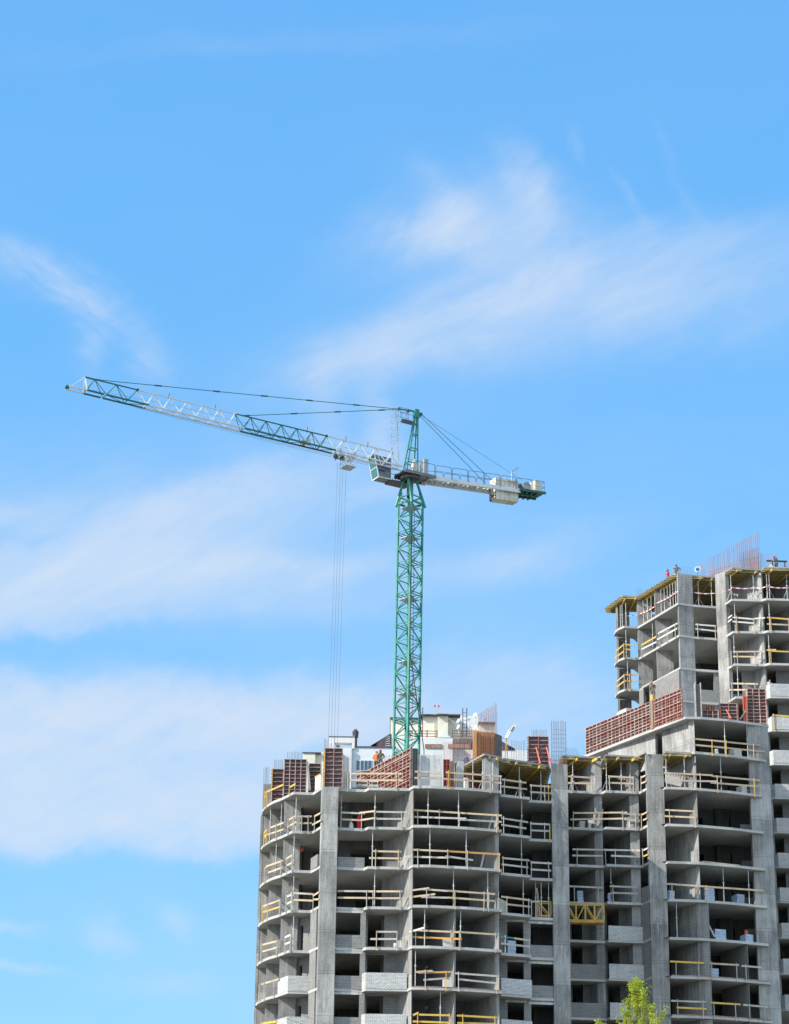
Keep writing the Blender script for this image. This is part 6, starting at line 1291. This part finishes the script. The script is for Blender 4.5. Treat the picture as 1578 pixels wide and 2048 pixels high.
BON = [('pel', 'wai', 0), ('wai', 'che', 0), ('che', 'nec', 0), ('nec', 'hea', 2), ('hea', 'top', 2), ('che', 'shl', 0), ('shl', 'ell', 0), ('ell', 'wrl', 0), ('wrl', 'hal', 2), ('che', 'shr', 0), ('shr', 'elr', 0), ('elr', 'wrr', 0), ('wrr', 'har', 2),
       ('pel', 'hil', 1), ('hil', 'knl', 1), ('knl', 'anl', 1), ('anl', 'tol', 3), ('pel', 'hir', 1), ('hir', 'knr', 1), ('knr', 'anr', 1), ('anr', 'tor', 3)]
def person(loc, yaw, lab, top, legs, helmet=None, pose={}, fat=1.0):
    J = dict(BASE); J.update(pose); names = list(J)
    me = bpy.data.meshes.new('person'); me.from_pydata([J[n] for n in names], [(names.index(a), names.index(b)) for a, b, _ in BON], []); o = bpy.data.objects.new('person', me); C.collection.objects.link(o)
    sk = o.modifiers.new('skin', 'SKIN'); sk.use_smooth_shade = True; sk.branch_smoothing = .6
    for i, n in enumerate(names):
        d = me.skin_vertices[0].data[i]; d.radius = tuple(r*fat if n not in ('hea', 'top', 'nec') else r for r in RAD[n]); d.use_root = n == 'pel'
    sb = o.modifiers.new('sub', 'SUBSURF'); sb.levels = sb.render_levels = 2
    dg = bpy.context.evaluated_depsgraph_get(); ev = bpy.data.meshes.new_from_object(o.evaluated_get(dg)); o.modifiers.clear(); o.data = ev; bpy.data.meshes.remove(me)
    bm = bmesh.new(); bm.from_mesh(ev)
    # fingers, thumb, nose and ears are grown onto the same body mesh
    def lump(a, b, r0, r1):
        a, b = Vector(a), Vector(b); d = (b-a); m_ = Matrix.Translation((a+b)/2) @ d.to_track_quat('Z', 'Y').to_matrix().to_4x4(); bmesh.ops.create_cone(bm, cap_ends=True, segments=6, radius1=r0, radius2=r1, depth=d.length, matrix=m_)
    for s, hn, wn in ((-1, 'hal', 'wrl'), (1, 'har', 'wrr')):
        H, Wr = Vector(J[hn]), Vector(J[wn]); f = (H-Wr).normalized(); side = f.cross(Vector((s, 0, 0))).normalized()
        for i, ln in enumerate((.062, .075, .07, .055)): o_ = H+side*(.03-.02*i)+f*.02; k_ = o_+f*ln*.55; lump(o_, k_, .010, .009); lump(k_, k_+(f*.6-Vector((s, 0, 0))*.5).normalized()*ln*.5, .009, .006)
        lump(H+side*.03-f*.03, H+side*.065+f*.02, .012, .008)
    h = Vector(J['hea']); up = (Vector(J['top'])-h).normalized(); fwd = (Vector((0, 1, 0))-up*up.y).normalized(); lump(h+fwd*.085+up*.03, h+fwd*.112-up*.005, .008, .016)
    for s in (-1, 1): lump(h+Vector((s*.078, -.005, .0)), h+Vector((s*.092, -.012, .035)), .014, .02)
    bm.to_mesh(ev); bm.free()
    for mt in (top, legs, 'skin', 'steel_dark'): ev.materials.append(M[mt])
    segs = [(Vector(J[a]), Vector(J[b]), mi) for a, b, mi in BON]
    for f in ev.polygons:
        c = f.center; best = min(((c-(a+(b-a)*min(1, max(0, (c-a).dot(b-a)/max(1e-9, (b-a).length_squared))))).length, mi) for a, b, mi in segs); f.material_index = best[1]; f.use_smooth = True
    pl_ = Vector(J['pel'])
    for f in ev.polygons:
        if f.material_index in (0, 1) and (f.center-pl_).length < .2: f.material_index = 1 if f.center.z < pl_.z-.02 else 0
    o.location = loc; o.rotation_euler = (0, 0, yaw)
    tag(o, lab, 'person')
    hp = Vector(J['top']); 
    if helmet:
        mb = MB(); mb.lathe(hp-up*.055, up, [(.135, 0), (.135, .012), (.108, .014), (.10, .05), (.072, .085), (.02, .10)], 14); mb.beam(hp-up*.05+fwd*.09, hp-up*.055+fwd*.165, .13, .012); hm = mb.build('helmet', helmet, None, smooth=False); hm.parent = o
    else:
        mb = MB(); mb.lathe(hp-up*.06-fwd*.012, up, [(.088, 0), (.092, .03), (.08, .065), (.04, .085)], 12); hm = mb.build('hair', 'hair', None, smooth=True); hm.parent = o
    return o
YP = 178.9; ft = onY(753, 1544, YP)
t = thing('scaffold_platform', 'narrow work platform hidden behind the diagonal red form under two workers', 'platform', (-1.5, 178.9, L(0))); MB().box(-2.4, -.7, 178.4, 179.5, ft.z-.06, ft.z-.001).build('deck', 'wood_grey', t); mb = MB()
for x in (-2.35, -.75):
    for y in (178.45, 179.45): mb.tube((x, y, L(0)), (x, y, ft.z-.06), .03, 5)
mb.build('leg', 'steel', t)
p1 = onY(751.5, 1544, YP+.1); p2 = onY(760.5, 1544, YP-.2)
person((p1.x, p1.y, ft.z), math.radians(-40), 'worker in orange jacket and orange helmet above the diagonal red form', 'orangecloth', 'trousers', 'helmet', dict(wrl=(-.16, .26, 1.12), hal=(-.12, .33, 1.12), wrr=(.16, .24, 1.08), har=(.13, .32, 1.07), hea=(0, .06, 1.60), top=(0, .08, 1.70)), 1.12)
person((p2.x, p2.y, ft.z), math.radians(170), 'worker in dark olive jacket and orange helmet beside the orange jacketed one', 'olive', 'trousers', 'helmet', dict(ell=(-.30, -.05, 1.16), wrl=(-.20, .12, 1.02), hal=(-.13, .16, 1.0)), 1.2)
q = onY(935.5, 1519, 177.6); person((q.x, 177.6, onY(935.5, 1508, 177.6).z-1.12), math.radians(80), 'crouching worker in blue jacket behind the yellow table form corner', 'bluecloth', 'trousers', None,
    dict(pel=(0, -.15, .42), wai=(0, -.08, .58), che=(0, .05, .76), nec=(0, .12, .91), hea=(0, .17, .99), top=(0, .19, 1.10), shl=(-.19, .06, .83), ell=(-.26, .2, .62), wrl=(-.15, .4, .52), hal=(-.12, .48, .48), shr=(.19, .06, .83), elr=(.26, .2, .62), wrr=(.15, .4, .52), har=(.12, .48, .48),
         hil=(-.1, -.13, .40), knl=(-.16, .28, .50), anl=(-.14, .0, .09), tol=(-.15, .18, .04), hir=(.1, -.13, .40), knr=(.16, .28, .50), anr=(.14, .0, .09), tor=(.15, .18, .04)), 1.1)
wp = Vector((p_.x, p_.y)) if (p_ := (Vector((23.55, 182.95))+(Vector((16.75, 194.75))-Vector((23.55, 182.95)))*.292)) else None
person((wp.x+.05, wp.y+.32, ztp), math.radians(150), 'dark clothed worker with red helmet standing over the long red form', 'olive', 'trousers', 'helmet', dict(che=(0, .08, 1.30), nec=(0, .15, 1.45), hea=(0, .21, 1.53), top=(0, .24, 1.63), wrl=(-.22, .3, .98), hal=(-.2, .36, .92), ell=(-.26, .1, 1.14)), 1.2)
q = onY(1336.8, 1151, 202); person((q.x, 202.2, onY(1336.8, 1139, 202.2).z-1.72), math.radians(100), 'dark haired worker in red shirt behind the sloping tower deck edge', 'redcloth', 'trousers', None, dict(wrl=(-.1, .3, 1.15), hal=(-.05, .34, 1.15), ell=(-.24, .12, 1.18)), 1.1)
q = onY(1353, 1143, 199.6); person((q.x, 199.6, ZC9), math.radians(170), 'stooping worker in grey clothes on the tower corner', 'greycloth', 'greycloth', None,
    dict(pel=(0, -.2, .62), wai=(0, -.14, .78), che=(0, .0, .96), nec=(0, .1, 1.08), hea=(0, .18, 1.12), top=(0, .24, 1.20), shl=(-.2, .02, 1.03), ell=(-.36, .02, .82), wrl=(-.22, .22, .66), hal=(-.18, .28, .60), shr=(.2, .02, 1.03), elr=(.36, .02, .82), wrr=(.22, .22, .66), har=(.18, .28, .60),
         hil=(-.1, -.18, .60), knl=(-.2, .2, .48), anl=(-.17, -.05, .09), tol=(-.18, .12, .04), hir=(.1, -.18, .60), knr=(.2, .2, .48), anr=(.17, -.05, .09), tor=(.18, .12, .04)), 1.3)
q = onY(1553, 1133, 198.2); zw = max(ZC9, onY(1553, 1110.5, 198.2).z-1.60); person((q.x, 198.2, zw), math.radians(120), 'dark clothed worker with orange red helmet at the tower trestle', 'olive', 'trousers', 'helmet', dict(che=(0, .1, 1.16), nec=(0, .16, 1.30), hea=(0, .2, 1.38), top=(0, .22, 1.48), wai=(0, .02, 1.0), pel=(0, -.05, .86), shl=(-.19, .08, 1.24), shr=(.19, .08, 1.24), ell=(-.24, .2, 1.0), elr=(.24, .2, 1.0), wrl=(-.15, .4, .95), wrr=(.15, .4, .95), hal=(-.12, .47, .93), har=(.12, .47, .93)), 1.2)
q = onY(1538, 1363, 197.1); person((q.x, 197.0, L(5)), math.radians(200), 'worker in pale shirt leaning over the white brick balcony', 'whitecloth', 'trousers', None, dict(che=(0, .06, 1.33), hea=(0, .12, 1.56), nec=(0, .08, 1.48), top=(0, .16, 1.66), wrl=(-.22, .3, 1.16), hal=(-.2, .38, 1.16), wrr=(.22, .3, 1.16), har=(.2, .38, 1.16)), 1.1)

# ------------------------------------------------------------------ trees in the foreground
def tree(x, Y, H, rad, lab, seed, nleaf, zmin):
    rr = random.Random(seed); t = thing('tree', lab, 'tree', (x, Y, 0), 'young yellow green poplars'); base = Vector((x, Y, 0)); mb = MB(); pts = [base+Vector((rr.uniform(-.12, .12)*i/4, rr.uniform(-.12, .12)*i/4, H*i/8)) for i in range(9)]
    for i in range(8): mb.tube(pts[i], pts[i+1], .26*(1-i/8)+.015, 8, .26*(1-(i+1)/8)+.015)
    mb.build('trunk', 'bark', t)
    mb = MB(); tips = []
    nb_ = 95
    for i in range(nb_):
        f = .22+.77*(i+rr.random())/nb_; k = min(7, int(f*8)); o = pts[k].lerp(pts[k+1], f*8-k); a = rr.random()*6.283; R_ = rad*min(1, (1-f)*3.0+.05)*rr.uniform(.3, 1.15); ln = R_*1.9+.7
        d = Vector((math.cos(a), math.sin(a), 0)); e = o+d*R_+Zv*ln*rr.uniform(.7, 1.1); m_ = o+d*R_*.62+Zv*ln*.38
        if e.z > H*1.005: e.z = H*rr.uniform(.94, 1.0)
        mb.tube(o, m_, 0.045*(1.15-f)+.012, 5, .03*(1.1-f)+.010); mb.tube(m_, e, .03*(1.1-f)+.009, 4, .008); tips += [(m_, e)]; tips.append((o.lerp(m_, .5), m_))
        for _ in range(3):
            g0 = m_.lerp(e, rr.random()*.8); g1 = g0+Vector((rr.uniform(-.35, .35), rr.uniform(-.35, .35), rr.uniform(.25, .7)))*(.5+R_*.5); mb.tube(g0, g1, .017, 4, .007); tips.append((g0, g1))
    mb.build('branch', 'bark', t)
    cr = MB(); hi = [s for s in tips if s[1].z > zmin]; lo_ = [s for s in tips if s[1].z <= zmin]
    for n_, ss in ((nleaf, hi), (nleaf//3, lo_)):
        if not ss: continue
        for _ in range(n_):
            a, b = rr.choice(ss); o = a.lerp(b, rr.random()**.7)+Vector((rr.gauss(0, .07), rr.gauss(0, .07), rr.gauss(0, .07))); s = rr.uniform(.028, .062); u = Vector((rr.gauss(0, 1), rr.gauss(0, 1), rr.gauss(0, 1))).normalized(); v_ = u.orthogonal().normalized()
            k = len(cr.v); cr.v += [o-u*s, o+v_*s*.7, o+u*s, o-v_*s*.7]; cr.f.append([k, k+1, k+2, k+3]); cr.mi.append(0)
    me = bpy.data.meshes.new('crown'); me.from_pydata([tuple(v_-base) for v_ in cr.v], [], cr.f); me.materials.append(M['leaf']); o = bpy.data.objects.new('crown', me); C.collection.objects.link(o); o.parent = t
q = onY(1268, 1944, 105); tree(q.x+.15, 105, q.z-.5, 2.1, 'yellow green poplar top rising in front of the right block', 3, 12500, q.z-5)
q = onY(1206, 2033, 104); tree(q.x, 104, q.z-.45, 1.0, 'small yellow green poplar tip at the bottom edge, left of the larger one', 9, 3500, q.z-2.5)
# thin cables strung from the front block down over the street
for i, (x0, y0, x1, y1) in enumerate(((519, 2018, 720, 2050), (605, 2030, 760, 2062))):
    a = onY(x0, y0, 177.5 if i == 0 else 172.0); b = onY(x1+300, y1+75, 120); pts = [a.lerp(b, f/10)-Zv*.6*math.sin(3.14*f/10) for f in range(11)]
    tag(MB().path(pts, .012, 4).build('overhead_cable', 'cable', None, origin=a), ('thin dark cable crossing the lowest floors from the curved wing', 'thin dark cable crossing the lowest floors from the wide pier')[i], 'cable')
